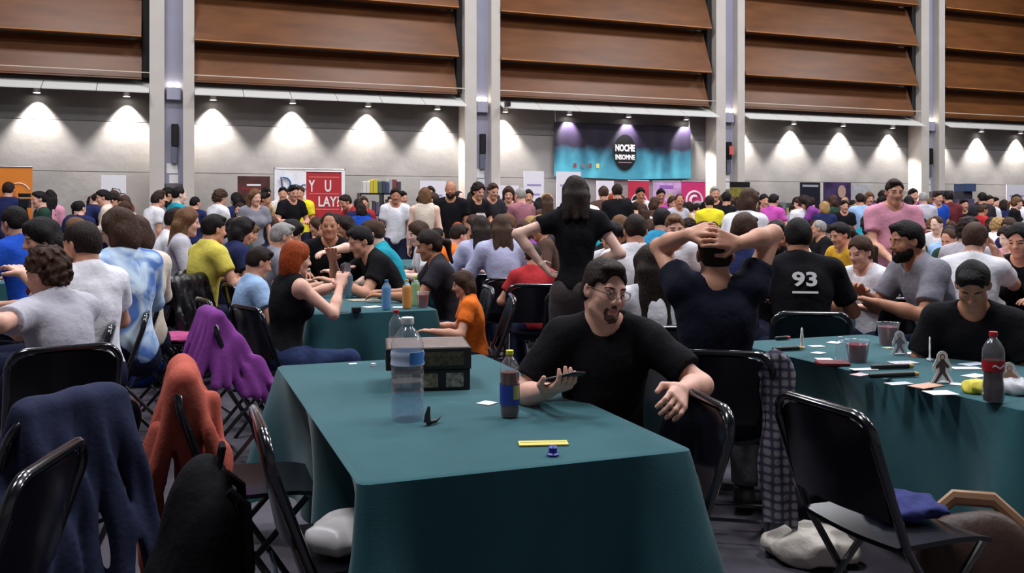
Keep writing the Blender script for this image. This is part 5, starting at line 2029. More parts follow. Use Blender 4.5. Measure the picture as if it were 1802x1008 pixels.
# print at the bottom of the shirt
tq = Matrix([list(r_) for r_ in hJ['T']]).to_4x4()
for k, (x, z, c, w_, h_) in enumerate(((0.03, 0.045, (120, 60, 95), 0.035, 0.06), (-0.03, 0.04, (140, 90, 75), 0.03, 0.04), (-0.075, 0.035, (150, 140, 135), 0.03, 0.022))):
    MB().sheet(lambda a, b: (x + w_ * (a - .5), 0.178 - 0.8 * (x + w_ * (a - .5)) ** 2, z + h_ * (b - .5)), 4, 4, thick=0.002).build('shirt_print', plain('print_p%d' % k, c), ho, True)
    LASTB[0].matrix_basis = Matrix.Translation(Vector(hJ['hip'])) @ tq
# phone in his right hand: a thing of its own
W_ = ho.matrix_basis
wr, hd, hn = (Vector(hJ[q]) for q in ('wR', 'hdR', 'hnR'))
c0 = W_ @ (wr + hd * 0.105 + hn * 0.028)
zax = (W_.to_3x3() @ hn).normalized()
yax = (W_.to_3x3() @ hd).normalized()
xax = yax.cross(zax)
o = empty('phone')
tag(o, 'black mobile phone held by the bearded man in glasses', 'phone')
MB().rbox((0, 0, 0), (0.070, 0.140, 0.009), 0.010).build('phone_body', M_BLACK, o, True)
MB().box((0, 0.0, 0.0050), (0.062, 0.118, 0.0012)).build('screen', mat('screen_glass', (26, 28, 34), rough=0.08), o)
o.matrix_basis = Matrix.Translation(c0) @ Matrix((xax, yax, zax)).transposed().to_4x4() @ Matrix.Rotation(R(18), 4, 'Z')

# --- the man with his hands on his head
P = dict(lean=2, hpitch=6, ws=1.04, arm=1.0, sleeve=0.40, shrugR=0.05, shrugL=0.05, curlR=0.55, curlL=0.55, spreadR=1.5, spreadL=1.5, hseed=5, hem=-0.12, hemlong=1, neckr=0.066, vneck=-0.03, ua=0.285, fa=0.255)
P.update(legs(8, 0.36))
HANDS = special(P, 1258, 450, 4.0, 24, 'man seen from behind in a navy T-shirt, both hands clasped on his head', 'hero',
                targets=dict(wR=at(1300, 430, 3.90), eR=at(1410, 505, 4.22), wL=at(1207, 414, 3.96), eL=at(1150, 452, 4.25),
                             hdR=at(1226, 408, 3.87) - at(1300, 430, 3.90), hnR=at(1240, 420, 3.8) - at(1240, 420, 3.6) + Vector((0, 0, -0.08)),
                             hdL=at(1262, 398, 3.94) - at(1207, 414, 3.96), hnL=at(1240, 420, 3.8) - at(1240, 405, 3.66) + Vector((0, 0, -0.16))),
                chairlabel='black folding chair under the man with hands on his head',
                skin='mid', hair='crop', hcol='dark brown', shirt=fabric('ink', (26, 28, 42)), trousers=T('plaid grey'), shoes=plain('shoe_dark', (30, 28, 30)))
# striped shirt over the back of his chair
M_PLAID = fabric('plaid', (150, 150, 160))
nt = M_PLAID.node_tree
bs = nt.nodes['Principled BSDF']
tc = nt.nodes.new('ShaderNodeTexCoord')
wv = []
for ax_ in ('X', 'Z'):
    w_ = nt.nodes.new('ShaderNodeTexWave')
    w_.bands_direction = ax_
    w_.inputs['Scale'].default_value = 9
    nt.links.new(tc.outputs['Object'], w_.inputs['Vector'])
    wv.append(w_)
mm = nt.nodes.new('ShaderNodeMath')
mm.operation = 'MULTIPLY'
nt.links.new(wv[0].outputs['Fac'], mm.inputs[0])
nt.links.new(wv[1].outputs['Fac'], mm.inputs[1])
cr = nt.nodes.new('ShaderNodeValToRGB')
cr.color_ramp.elements[0].color = rgb(58, 56, 74)
cr.color_ramp.elements[1].color = rgb(128, 122, 128)
cr.color_ramp.elements[1].position = 0.4
nt.links.new(mm.outputs[0], cr.inputs[0])
nt.links.new(cr.outputs[0], bs.inputs['Base Color'])


class _C:
    pass


fake = _C()
fake.location = HANDS[0].location
fake.rotation_euler = HANDS[0].rotation_euler
draped('plaid_shirt', fake, 0.13, 0.04, 0.66, M_PLAID, 'plaid grey and white shirt hanging behind the man with hands on his head', 'shirt', 21, 0.82, 0.20, 0.02, thick=0.012)

# --- standing woman
P = st(lean=3, hpitch=14, hyaw=-4, fem=1, ws=0.94, arm=0.86, sleeve=0.42, hem=-0.04, shirtg=0.012, hseed=7, curlR=0.4, curlL=0.4, neck=0.13)
WOM = special(P, 1013, 341, 6.05, 20, 'standing woman seen from behind, long dark hair, black top and hands on hips', 'mid',
              targets=dict(wL=at(950, 462, 5.97), eL=at(896, 430, 5.95), wR=at(1042, 462, 6.1), eR=at(1066, 420, 6.0), hdL=at(968, 480, 6.0) - at(950, 462, 5.97), hdR=at(1030, 478, 6.2) - at(1042, 462, 6.1)),
              skin='pale', hair='shoulder', hcol='dark brown', shirt=T('black'), trousers=T('taupe'), shoes=plain('shoe_dark', (30, 28, 30)))

# --- around the table with the drinks
P = dict(lean=7, hpitch=10, hyaw=-12, fem=1, ws=0.95, arm=0.9, sleeve=0, shirtg=0.012, hseed=9, hem=-0.06, curlR=0.7, curlL=0.7)
P.update(legs(0, 0.36))
RED = special(P, 522, 455, 5.72, 68, 'red-haired woman in a black sleeveless top holding cards', 'mid',
              targets=dict(wR=at(598, 505, 5.75), eR=at(578, 540, 5.6), wL=at(605, 500, 6.05), eL=at(560, 530, 6.1), hdR=at(606, 462, 5.85) - at(598, 505, 5.75), hdL=at(612, 470, 6.05) - at(605, 500, 6.05)),
              chairlabel='black folding chair under the red-haired woman', skin='fair', hair='bob', hcol='red', shirt=T('black'), trousers=T('jeans'), shoes=plain('shoe_dark', (30, 28, 30)))
HERE = []


def sit(u, v, d, face, label, pose=None, **k):
    P = dict(pose or dict(lean=12, hpitch=14))
    cl = k.pop('chairlabel', None)
    det = k.pop('detail', 'mid')
    k.setdefault('trousers', T('dark jeans'))
    return special(P, u, v, d, face, label, det, chairlabel=cl or 'black folding chair under the ' + label.split(',')[0], **k)


TAB = dict(lean=14, hpitch=14)
LOW = dict(lean=26, hpitch=24, wR=(0.16, 0.46, 0.80), wL=(-0.16, 0.46, 0.80))
sit(456, 462, 6.15, 78, 'boy in a light blue T-shirt with dark hair, left of the red-haired woman', dict(lean=10, hpitch=22, ws=0.95), skin='mid', hair='short', hcol='dark brown', shirt=T('light blue'))
sit(815, 500, 6.2, 285, 'child in an orange T-shirt with brown hair at the drinks table corner', dict(lean=8, hpitch=14, ws=0.95), skin='mid', hair='medium', hcol='brown', shirt=T('orange'))
sit(754, 432, 6.9, 278, 'man with a ponytail in a dark grey shirt looking left', dict(lean=18, hpitch=16, ws=1.1, wR=(0.15, 0.52, 0.8), wL=(-0.15, 0.55, 0.8)), skin='tan', hair='ponytail', hcol='dark brown', shirt=T('charcoal'))
sit(634, 425, 7.35, 262, 'man in a black T-shirt with dark hair leaning over the drinks table', dict(lean=34, hpitch=22, hyaw=6, ws=1.1, wR=(0.1, 0.55, 0.95), wL=(-0.15, 0.62, 0.8)), skin='mid', hair='short', hcol='black', shirt=T('black'))
sit(580, 398, 8.3, 192, 'short-haired man in a black T-shirt facing us at the far end of the drinks table', dict(lean=8, hpitch=4, ws=1.1), skin='tan', hair='buzz', hcol='dark brown', shirt=T('black'))
sit(655, 412, 8.0, 285, 'person in a turquoise T-shirt reaching left across the drinks table', dict(lean=24, hpitch=14, wR=(0.12, 0.62, 1.0), eR=(0.6, 0, 0.2), wL=(-0.1, 0.55, 0.82), sleeve=0.75), skin='pale', hair='short', hcol='brown', shirt=T('turquoise'))
sit(497, 418, 7.4, 80, 'grey-haired person in a grey top behind the red-haired woman', TAB, skin='mid', hair='crop', hcol='grey', shirt=T('grey'))
sit(433, 412, 7.1, 74, 'person in a navy T-shirt with shaggy dark hair, right of the yellow T-shirt', dict(lean=16, hpitch=18), skin='mid', hair='medium', hcol='black', shirt=T('navy'))
sit(377, 404, 7.6, 66, 'man in a yellow T-shirt with short black hair', dict(lean=10, hpitch=8, ws=1.1), skin='mid', hair='short', hcol='black', shirt=T('yellow'))
sit(512, 404, 8.8, 100, 'person in a dark navy top bowed low behind the red-haired woman', dict(lean=36, hpitch=30), skin='mid', hair='medium', hcol='black', shirt=T('navy'))
sit(736, 412, 8.6, 275, 'person in a white T-shirt partly behind the ponytail man', TAB, skin='pale', hair='medium', hcol='brown', shirt=T('white'))

# --- left side
P = dict(lean=16, hpitch=12, hyaw=18, ws=1.0, sleeve=0.66, hseed=11, hem=-0.06, wR=(0.05, 0.30, 1.12), eR=(0.5, 0.4, -0.9), wL=(-0.36, 0.42, 0.80), eL=(-0.9, -0.1, -0.5))
P.update(legs(28))
special(P, 82, 482, 4.15, 318, 'person with curly brown hair in a light grey T-shirt, back to us at left', 'hero',
        targets=dict(wL=at(-30, 560, 3.9), eL=at(25, 560, 3.9), wR=at(20, 470, 4.55), eR=at(30, 545, 4.5)),
        chairlabel='black folding chair under the curly-haired person in light grey', skin='fair', hair='curly', hcol='brown', shirt=T('light grey'), trousers=T('dark jeans'))
P = dict(lean=5, hpitch=10, hyaw=16, ws=1.05, hseed=12)
sit(143, 432, 4.75, 322, 'man with short dark hair in a white T-shirt, behind the curly-haired person', P, skin='mid', hair='short', hcol='dark brown', shirt=T('white'), detail='hero')
M_TIE = mat('tie_dye', (150, 190, 225), rough=0.9)
nt = M_TIE.node_tree
n1 = nt.nodes.new('ShaderNodeTexNoise')
n1.inputs['Scale'].default_value = 5
n1.inputs['Distortion'].default_value = 1.5
r1 = nt.nodes.new('ShaderNodeValToRGB')
r1.color_ramp.elements[0].color = rgb(80, 120, 190)
r1.color_ramp.elements[0].position = 0.38
r1.color_ramp.elements[1].color = rgb(205, 225, 240)
r1.color_ramp.elements[1].position = 0.58
tc = nt.nodes.new('ShaderNodeTexCoord')
nt.links.new(tc.outputs['Object'], n1.inputs['Vector'])
nt.links.new(n1.outputs['Fac'], r1.inputs[0])
nt.links.new(r1.outputs[0], nt.nodes['Principled BSDF'].inputs['Base Color'])
sit(210, 404, 5.5, 322, 'person in a light blue tie-dye top with brown hair', dict(lean=4, hpitch=18, hyaw=10), skin='fair', hair='medium', hcol='brown', shirt=M_TIE, sleeve=1.85)
sit(238, 412, 6.2, 320, 'person in a cream white top right of the tie-dye top', dict(lean=4, hpitch=16, hyaw=10), skin='fair', hair='medium', hcol='brown', shirt=T('cream'), sleeve=1.85)
sit(72, 422, 5.3, 250, 'dark-haired person in a maroon top between curly hair and royal blue shirt', TAB, skin='mid', hair='medium', hcol='black', shirt=T('maroon'))
sit(25, 388, 7.0, 310, 'black-haired person in a royal blue T-shirt at the left edge', TAB, skin='mid', hair='short', hcol='black', shirt=T('royal blue'))
sit(313, 378, 8.2, 80, 'dark-haired person in a white hoodie left of the yellow T-shirt', dict(lean=14, hpitch=16), skin='mid', hair='short', hcol='dark brown', shirt=T('white'), sleeve=1.85)
sit(332, 392, 7.8, 90, 'long-haired person in pale grey left of the yellow T-shirt', dict(lean=10, hpitch=10, fem=1), skin='fair', hair='long', hcol='light brown', shirt=T('light grey'), sleeve=1.85)
# black coats over chairs in the aisle
for k, (u, v, d, hd_, lb) in enumerate(((283, 470, 7.2, 300, 'black coat over an aisle chair left of the white hoodie, nearest of three'), (300, 452, 7.9, 300, 'black coat over an aisle chair, middle of three'), (292, 425, 8.6, 300, 'black coat over an aisle chair, farthest of three'))):
    p = at(u, v, d)
    c = chair(p.x, p.y, hd_, 'aisle chair under a black coat, ' + lb.split(', ')[1], 'black folding chairs')
    hung('black_coat', c, cols_over(0.42, 6, 0.90, 0.5, 0.2, -0.3, -0.14, 0.055, flare=0.2, seed=30 + k), mat('coat_black', (15, 15, 18), rough=0.35, bump=0.4, bscale=18), lb, 'coat', (), 30 + k, 0.016)

# --- centre and right, middle distance
sit(1078, 420, 6.6, 215, 'dark-haired man bent forward right of the standing woman', dict(lean=24, hpitch=26, ws=1.05), skin='mid', hair='short', hcol='black', shirt=T('white'))
sit(1118, 408, 6.5, 20, 'person in a white T-shirt seen from behind, left of the man with raised arms', dict(lean=12, hpitch=16, ws=1.1), skin='mid', hair='crop', hcol='dark brown', shirt=T('white'))
sit(1143, 468, 4.85, 15, 'woman with long straight brown hair in a white top between two men', dict(lean=6, hpitch=10, fem=1, ws=0.92), skin='fair', hair='verylong', hcol='dark brown', shirt=T('white'))
sit(938, 452, 7.6, 20, 'child in a red T-shirt left of the standing woman', dict(lean=18, hpitch=20), skin='mid', hair='short', hcol='dark brown', shirt=T('red'))
o, J, HM, P = sit(1404, 420, 5.6, 28, 'man with bushy black hair in a black shirt numbered 93, back to us', dict(lean=14, hpitch=14, ws=1.14, sleeve=0.75, hseed=14), skin='tan', hair='short', hcol='black', shirt=T('black'), detail='hero')
tm = text_mesh('shirt_number', '93', 0.14, M_WHITE, o, (0, 0, 0), (0, 0, 0), 0.002, 0.004, width=0.135, height=0.085)
tq = Matrix([list(r_) for r_ in J['T']]).to_4x4()
tm.matrix_basis = Matrix.Translation(Vector(J['hip'])) @ tq @ Matrix.Translation((0.0, -0.137, 0.405)) @ Matrix.Rotation(R(90), 4, 'X')
MB().box((0, -0.138, 0.33), (0.14, 0.004, 0.012)).build('shirt_stripe', M_WHITE, o)
LASTB[0].matrix_basis = Matrix.Translation(Vector(J['hip'])) @ tq
sit(1366, 418, 6.6, 205, 'bearded dark-haired man facing us left of the man with 93', dict(lean=6, hpitch=6, ws=1.08), skin='tan', hair='short', hcol='black', shirt=T('black'), beard=True)
sit(1310, 408, 6.2, 60, 'grey-brown-haired person in a dark top behind the raised arm', TAB, skin='mid', hair='short', hcol='brown', shirt=T('navy'))
sit(1514, 444, 6.4, 262, 'child in a white T-shirt with brown hair tied back at the wooden box', dict(lean=14, hpitch=16, fem=1), skin='fair', hair='ponytail', hcol='brown', shirt=T('white'))
sit(1596, 424, 5.75, 282, 'man in a grey T-shirt with a full dark beard leaning left', dict(lean=24, hpitch=8, ws=1.12, wR=(0.1, 0.5, 0.85), wL=(-0.12, 0.52, 0.8), sleeve=0.7), skin='tan', hair='short', hcol='black', shirt=T('grey'), beard=True, detail='hero')
P = dict(lean=16, hpitch=40, hyaw=0, ws=1.12, wR=(0.14, 0.40, 0.72), wL=(-0.14, 0.42, 0.72), hseed=15, sleeve=0.72, fold=0.006)
special(P, 1712, 502, 4.05, 232, 'man in a black T-shirt with head bowed low at the right', 'hero', chairlabel='black folding chair under the man with head bowed low', skin='tan', hair='short', hcol='black', shirt=T('black'), trousers=T('dark jeans'))
sit(1716, 424, 6.1, 60, 'person in a white T-shirt with brown hair, back to us behind the bowed man', dict(lean=12, hpitch=12, wR=(0.1, 0.28, 1.1), eR=(0.4, 0.4, -0.9)), skin='fair', hair='short', hcol='brown', shirt=T('white'))
sit(1795, 424, 6.3, 250, 'woman in a black top with dark hair at the right edge', dict(lean=12, hpitch=14, fem=1), skin='mid', hair='ponytail', hcol='black', shirt=T('black'))
sit(1478, 414, 8.6, 270, 'dark-haired child in a mustard T-shirt', dict(lean=16, hpitch=16), skin='mid', hair='short', hcol='black', shirt=T('mustard'))
sit(1548, 408, 9.0, 90, 'person in a blue and white top with dark hair left of the grey T-shirt man', TAB, skin='mid', hair='short', hcol='dark brown', shirt=M_TIE)
sit(1165, 388, 8.8, 40, 'person in a sky blue T-shirt with black hair', TAB, skin='mid', hair='short', hcol='black', shirt=T('sky blue'))
sit(1187, 402, 7.8, 200, 'fair-haired child looking our way beside the sky blue T-shirt', TAB, skin='fair', hair='crop', hcol='light brown', shirt=T('white'))
sit(846, 404, 8.6, 10, 'person in a lavender jacket with dark long hair, left one of two', dict(lean=14, hpitch=14, fem=1), skin='fair', hair='long', hcol='dark brown', shirt=T('lavender'), sleeve=1.8)
sit(882, 402, 8.5, 12, 'person in a lavender jacket with brown hair, right one of two', dict(lean=14, hpitch=14, fem=1), skin='fair', hair='long', hcol='brown', shirt=T('lavender'), sleeve=1.8)


# --- standing, farther off
def stand(u, v, d, face, label, pose=None, **k):
    P = st(**(pose or {}))
    k.setdefault('trousers', T('dark jeans'))
    k.setdefault('shoes', plain('shoe_dark', (30, 28, 30)))
    det = k.pop('detail', 'far')
    dw = 17.5 * (1 + 0.122 * (u - 301) / max(640.4 - 0.122 * u, 1)) - 1.4
    d = min(d * 1.45 if d > 8.5 else d, dw)
    return special(P, u, v + 3, d, face, label, det, **k)


FWD = dict(lean=10, hpitch=14, wR=(0.12, 0.32, 1.12), wL=(-0.12, 0.32, 1.12), hnR=(0, 0, -1), hnL=(0, 0, -1))
BEND = dict(lean=40, hpitch=24, wR=(0.15, 0.62, 0.85), wL=(-0.15, 0.62, 0.85), hnR=(0, 0, -1), hnL=(0, 0, -1))
stand(15, 326, 9.8, 10, 'standing man in a navy T-shirt before the orange banner', dict(ws=1.1), skin='mid', hair='crop', hcol='dark brown', shirt=T('navy'))
stand(177, 327, 9.4, 60, 'standing man in a navy T-shirt bending over a table before the bicycle banner', BEND, skin='mid', hair='buzz', hcol='dark brown', shirt=T('navy'))
stand(196, 336, 9.9, 70, 'person in a black T-shirt bending right before the bicycle banner', BEND, skin='mid', hair='short', hcol='black', shirt=T('black'))
stand(278, 350, 9.3, 60, 'person in a white T-shirt standing before the first pillar', dict(lean=12, hpitch=10), skin='mid', hair='short', hcol='dark brown', shirt=T('white'))
stand(296, 340, 10.6, 80, 'black-haired person in black standing before the first pillar', None, skin='mid', hair='short', hcol='black', shirt=T('black'))
stand(527, 337, 11.2, 200, 'person in a bright yellow T-shirt left of the red sign', None, skin='mid', hair='short', hcol='brown', shirt=T('bright yellow'))
stand(498, 327, 11.6, 190, 'short-haired person in white standing before the white cloth banner', None, skin='mid', hair='crop', hcol='black', shirt=T('white'))
stand(516, 336, 10.6, 160, 'person in a black T-shirt standing left of the yellow T-shirt by the red sign', FWD, skin='mid', hair='short', hcol='black', shirt=T('black'))
stand(468, 340, 10.9, 150, 'person in a cream T-shirt with black hair standing before the maroon poster', FWD, skin='mid', hair='short', hcol='black', shirt=T('cream'))
stand(438, 345, 10.6, 150, 'person in beige leaning forward before the maroon poster', BEND, skin='fair', hair='medium', hcol='brown', shirt=T('beige'))
stand(608, 340, 10.9, 250, 'person in a red T-shirt bending just right of the red sign', BEND, skin='mid', hair='short', hcol='dark brown', shirt=T('red'))
stand(696, 342, 9.7, 190, 'man in a white T-shirt with dark lettering standing before the black shelf', None, skin='tan', hair='short', hcol='dark brown', shirt=T('white'))
stand(708, 346, 10.8, 150, 'dark-haired person in grey standing behind the white T-shirt before the black shelf', None, skin='mid', hair='short', hcol='black', shirt=T('grey'))
stand(748, 342, 9.2, 20, 'woman in a cream sleeveless top with light brown hair, standing', dict(fem=1, sleeve=0), skin='pale', hair='bob', hcol='light brown', shirt=T('cream'))
stand(757, 338, 10.7, 200, 'person in a dusty pink top standing behind the cream sleeveless top', None, skin='mid', hair='short', hcol='dark brown', shirt=T('dusty pink'))
stand(793, 330, 9.2, 200, 'bald bearded man in a black T-shirt standing left of the second pillar', dict(ws=1.1), skin='tan', hair='bald', hcol='dark brown', shirt=T('black'), beard=True)
o, J, HM, P = stand(842, 333, 9.3, 160, 'person with curly dark hair in a black T-shirt with white print', FWD, skin='mid', hair='curly', hcol='dark brown', shirt=T('black'))
MB().sheet(lambda a, b: (0.12 * (2 * a - 1) * (1 - 0.4 * b), 0.127 - 0.3 * (0.12 * (2 * a - 1)) ** 2, 0.30 + 0.09 * b), 6, 3, thick=0.003).build('shirt_print', M_WHITE, o, True)
LASTB[0].matrix_basis = Matrix.Translation(Vector(J['hip'])) @ Matrix([list(r_) for r_ in J['T']]).to_4x4()
stand(868, 330, 9.5, 170, 'short-haired person in charcoal standing right of the second pillar', FWD, skin='mid', hair='short', hcol='brown', shirt=T('charcoal'))
stand(895, 338, 10.0, 200, 'woman with brown shoulder-length hair in maroon standing among the group', FWD, skin='fair', hair='medium', hcol='brown', shirt=T('maroon'))
stand(915, 340, 9.0, 340, 'balding man in a dusty pink shirt seen from behind, left of the standing woman', dict(ws=1.08, wL=(-0.1, 0.3, 1.15), sleeve=1.8), skin='fair', hair='buzz', hcol='grey', shirt=T('dusty pink'))
stand(930, 343, 10.5, 200, 'person in black standing right of the balding man', None, skin='mid', hair='short', hcol='dark brown', shirt=T('black'))
stand(963, 352, 9.4, 20, 'woman with long brown hair in brown, left of the standing woman', dict(fem=1), skin='fair', hair='long', hcol='brown', shirt=T('brown'))
stand(1062, 338, 10.6, 20, 'person with brown hair in brown standing right of the tall woman', None, skin='mid', hair='short', hcol='brown', shirt=T('brown'))
stand(1086, 335, 9.9, 20, 'person with dark hair in a black T-shirt standing left of the crimson banner', None, skin='mid', hair='short', hcol='dark brown', shirt=T('black'))
stand(1127, 339, 11.6, 200, 'person in a white shirt before the crimson banner', FWD, skin='tan', hair='short', hcol='black', shirt=T('white'))
stand(1163, 340, 12.2, 200, 'person in magenta before the lilac banner', FWD, skin='tan', hair='short', hcol='black', shirt=T('magenta'))
stand(1248, 352, 9.3, 20, 'person in a bright yellow T-shirt standing below the third pillar', dict(ws=1.1), skin='mid', hair='short', hcol='dark brown', shirt=T('bright yellow'))
stand(1258, 338, 11.0, 200, 'person in black with grey hair standing before the third pillar', None, skin='mid', hair='crop', hcol='grey', shirt=T('black'))
stand(1278, 345, 9.8, 30, 'person in a black T-shirt standing right of the yellow T-shirt', None, skin='mid', hair='short', hcol='black', shirt=T('black'))
stand(1318, 352, 8.0, 70, 'person in a white T-shirt with shoulder-length brown hair standing right of the third pillar', dict(lean=14, hpitch=16), skin='fair', hair='medium', hcol='brown', shirt=T('white'), detail='mid')
stand(1362, 350, 10.2, 70, 'person in a magenta T-shirt by the pile of games', FWD, skin='mid', hair='short', hcol='black', shirt=T('magenta'))
stand(1408, 348, 9.9, 300, 'dark-haired person in a dark top leaning below the near-black poster', BEND, skin='mid', hair='medium', hcol='dark brown', shirt=T('purple'))
stand(1450, 362, 9.9, 20, 'blond-haired person in navy seen from behind before the purple poster', None, skin='fair', hair='medium', hcol='blond', shirt=T('navy'))
stand(1486, 358, 9.8, 200, 'person in black with a yellow badge before the purple poster', None, skin='mid', hair='short', hcol='dark brown', shirt=T('black'))
stand(1574, 336, 8.2, 205, 'man in a pink T-shirt and glasses standing left of the right pillar', dict(ws=1.16, fat=0.03, wR=(0.12, 0.3, 1.0), wL=(-0.12, 0.3, 1.0), hnR=(0, 0, -1), hnL=(0, 0, -1)), skin='mid', hair='crop', hcol='dark brown', shirt=T('pink'), detail='mid')
o, J, HM, P = ALLP[-1][0], ALLP[-1][1], None, None
glasses(o, Matrix.Translation(Vector(J['head'])) @ Matrix([list(r_) for r_ in J['H']]).to_4x4(), mat('glasses_frame', (70, 62, 62)))
for (u, v, d, f_, hs, hc, sh, lb) in ((1513, 347, 10.8, 20, 'short', 'dark brown', 'light blue', 'person in light blue standing left of the pink T-shirt man'),
        (1530, 345, 11.5, 200, 'medium', 'light brown', 'lavender', 'person in lavender with light brown hair standing left of the pink T-shirt man'),
        (1553, 342, 11.2, 30, 'short', 'black', 'purple', 'black-haired person in purple standing just left of the pink T-shirt man'),
        (1607, 340, 11.6, 190, 'short', 'black', 'purple', 'person in purple right of the pink T-shirt man'),
        (1624, 345, 10.6, 20, 'buzz', 'grey', 'light grey', 'grey-haired person in light grey at the right pillar'),
        (1651, 343, 10.6, 190, 'short', 'dark brown', 'royal blue', 'person in royal blue with white print right of the right pillar'),
        (1668, 342, 10.9, 20, 'short', 'black', 'maroon', 'black-haired person in maroon before the dark heap of boxes'),
        (1697, 355, 10.4, 200, 'short', 'black', 'black', 'person in black before the dark heap of boxes'),
        (1728, 345, 11.4, 20, 'short', 'black', 'charcoal', 'person in charcoal at the right end of the dark heap of boxes'),
        (1742, 350, 11.7, 200, 'short', 'dark brown', 'white', 'person in white standing right of the dark heap of boxes'),
        (1766, 356, 10.6, 20, 'medium', 'dark brown', 'navy', 'person in navy standing left of the white poster at right'),
        (1788, 348, 11.3, 20, 'curly', 'black', 'white', 'curly black-haired person in white at the far right')):
    stand(u, v, d, f_, lb, None, skin='mid', hair=hs, hcol=hc, shirt=T(sh))
# camera on a tripod beside the man in navy
p = at(44, 340, 13.6)
o = tag(empty('video_camera', (p.x, p.y, 0)), 'black video camera on a tripod before the orange banner', 'camera')
MB().rbox((0, 0, 1.55), (0.14, 0.28, 0.14), 0.02).rbox((0, -0.02, 1.67), (0.16, 0.16, 0.06), 0.02).build('camera_body', M_BLACK, o)
MB().tube([(0, 0, 1.48), (0, 0, 0.8)], 0.02).build('column', M_BLACK, o)
for k in range(3):
    a = R(120 * k)
    MB().tube([(0, 0, 1.0), (0.42 * math.cos(a), 0.42 * math.sin(a), 0)], 0.014, 6).build('leg', M_BLACK, o)

# ------------------------------------------------------------------ nobody sits inside a neighbour: ease crowded people apart along the sight lines
FIXED = 14
PINKSEAT = [o_ for o_ in ALLP if (o_[0].location.x - 0.0) ** 2 + (o_[0].location.y - 7.15) ** 2 < 0.3]
for (o, J, s_, ch_) in PINKSEAT:                           # keep the empty chair empty
    o.location *= 0.93 if o.location.y < 7.15 else 1.08
for (o, J, s_, ch_) in ALLP:
    if ch_ is None and 10.0 < o.location.y < 12.9:            # the standing ones keep to the aisle along the wall
        o.location *= 12.9 / o.location.y
for _ in range(60):
    moved = False
    for i in range(len(ALLP)):
        for j in range(i + 1, len(ALLP)):
            a, b = ALLP[i][0], ALLP[j][0]
            dx, dy = b.location.x - a.location.x, b.location.y - a.location.y
            if dx * dx + dy * dy < 0.50 ** 2:
                ka, kb = a.location.length, b.location.length
                far_, k_ = (b, j) if kb >= ka else (a, i)
                near_, n_ = (a, i) if kb >= ka else (b, j)
                lim = far_.location.y < WY - 1.3
                if (k_ >= FIXED or k_ == 11) and lim:
                    far_.location *= 1 + 0.06 / far_.location.length
                    moved = True
                if n_ >= FIXED and not 12.0 < near_.location.y < 13.0:
                    near_.location *= 1 - 0.04 / near_.location.length
                    moved = True
    if not moved:
        break
for (o, J, s_, ch_) in ALLP:
    if ch_ is not None:
        ch_.location = (o.location.x, o.location.y, 0)
        if -0.6 < o.location.x < -0.05 and 5.0 < o.location.y < 6.9:   # the aisle row has its chairs square to the table
            ch_.location.x -= 0.14
            ch_.rotation_euler = (0, 0, -R(272))
        elif 'curly' in o['label'] and o.location.y < 5:
            ch_.location.x -= 0.07

# ------------------------------------------------------------------ the rows of tables behind and everybody at them
COLX = [-1.85, 0.84, 2.75, 4.78, 6.85, 8.9, 11.0, 13.1, 15.2]
ROWY = {0: [7.3, 9.7], 1: [8.75, 10.85], 2: [8.75, 10.85], 3: [5.75, 8.2, 10.6], 4: [5.9, 8.2, 10.6]}
rnd = random.Random(21)
LIB = []
for k, (pp) in enumerate((dict(lean=10, hpitch=14), dict(lean=20, hpitch=20, wR=(0.14, 0.48, 0.8), wL=(-0.14, 0.48, 0.8)), dict(lean=12, hpitch=10, hyaw=28, wR=(0.06, 0.24, 1.06), eR=(0.4, 0.4, -0.9)),
                          dict(lean=6, hpitch=6, hyaw=-25), dict(lean=24, hpitch=16, wR=(0.12, 0.62, 0.86), hyaw=12), dict(lean=14, hpitch=18, fem=1, ws=0.94, arm=0.88), dict(lean=8, hpitch=8, fem=1, ws=0.94, arm=0.88, hyaw=30),
                          dict(lean=30, hpitch=26, wR=(0.1, 0.5, 0.8), wL=(-0.12, 0.5, 0.8)))):
    LIB.append(('crowd%d' % k, dict(pp, seed=k)))
SLIB = []
for k, pp in enumerate((st(ws=1.05, seed=3), st(seed=4, lean=6, hpitch=12, wR=(0.12, 0.3, 1.1), wL=(-0.12, 0.3, 1.1), hnR=(0, 0, -1), hnL=(0, 0, -1)), st(seed=5, fem=1, ws=0.93, arm=0.86, hyaw=20), st(seed=6, hyaw=-25, wR=(0.1, 0.28, 1.05)))):
    SLIB.append(('crowdstand%d' % k, pp))
COLS = ['black'] * 7 + ['white'] * 5 + ['charcoal'] * 3 + ['navy'] * 4 + ['grey'] * 3 + ['light grey'] * 2 + ['light blue', 'maroon', 'dusty pink', 'purple', 'brown', 'brown', 'beige', 'red', 'cream', 'dark green', 'lavender', 'royal blue', 'mustard', 'turquoise', 'orange', 'pink']
HST = [('short', 'm'), ('short', 'm'), ('crop', 'm'), ('medium', 'x'), ('curly', 'm'), ('buzz', 'm'), ('long', 'f'), ('bob', 'f'), ('ponytail', 'f'), ('long', 'f')]
HDESC = {'short': 'short', 'crop': 'cropped', 'medium': 'shaggy', 'curly': 'curly', 'buzz': 'shaven', 'long': 'long', 'bob': 'bobbed', 'ponytail': 'tied-back'}
HCOL = ['black'] * 5 + ['dark brown'] * 6 + ['brown'] * 4 + ['light brown'] * 2 + ['blond', 'grey', 'red']
HCOL = [h for h in HCOL]


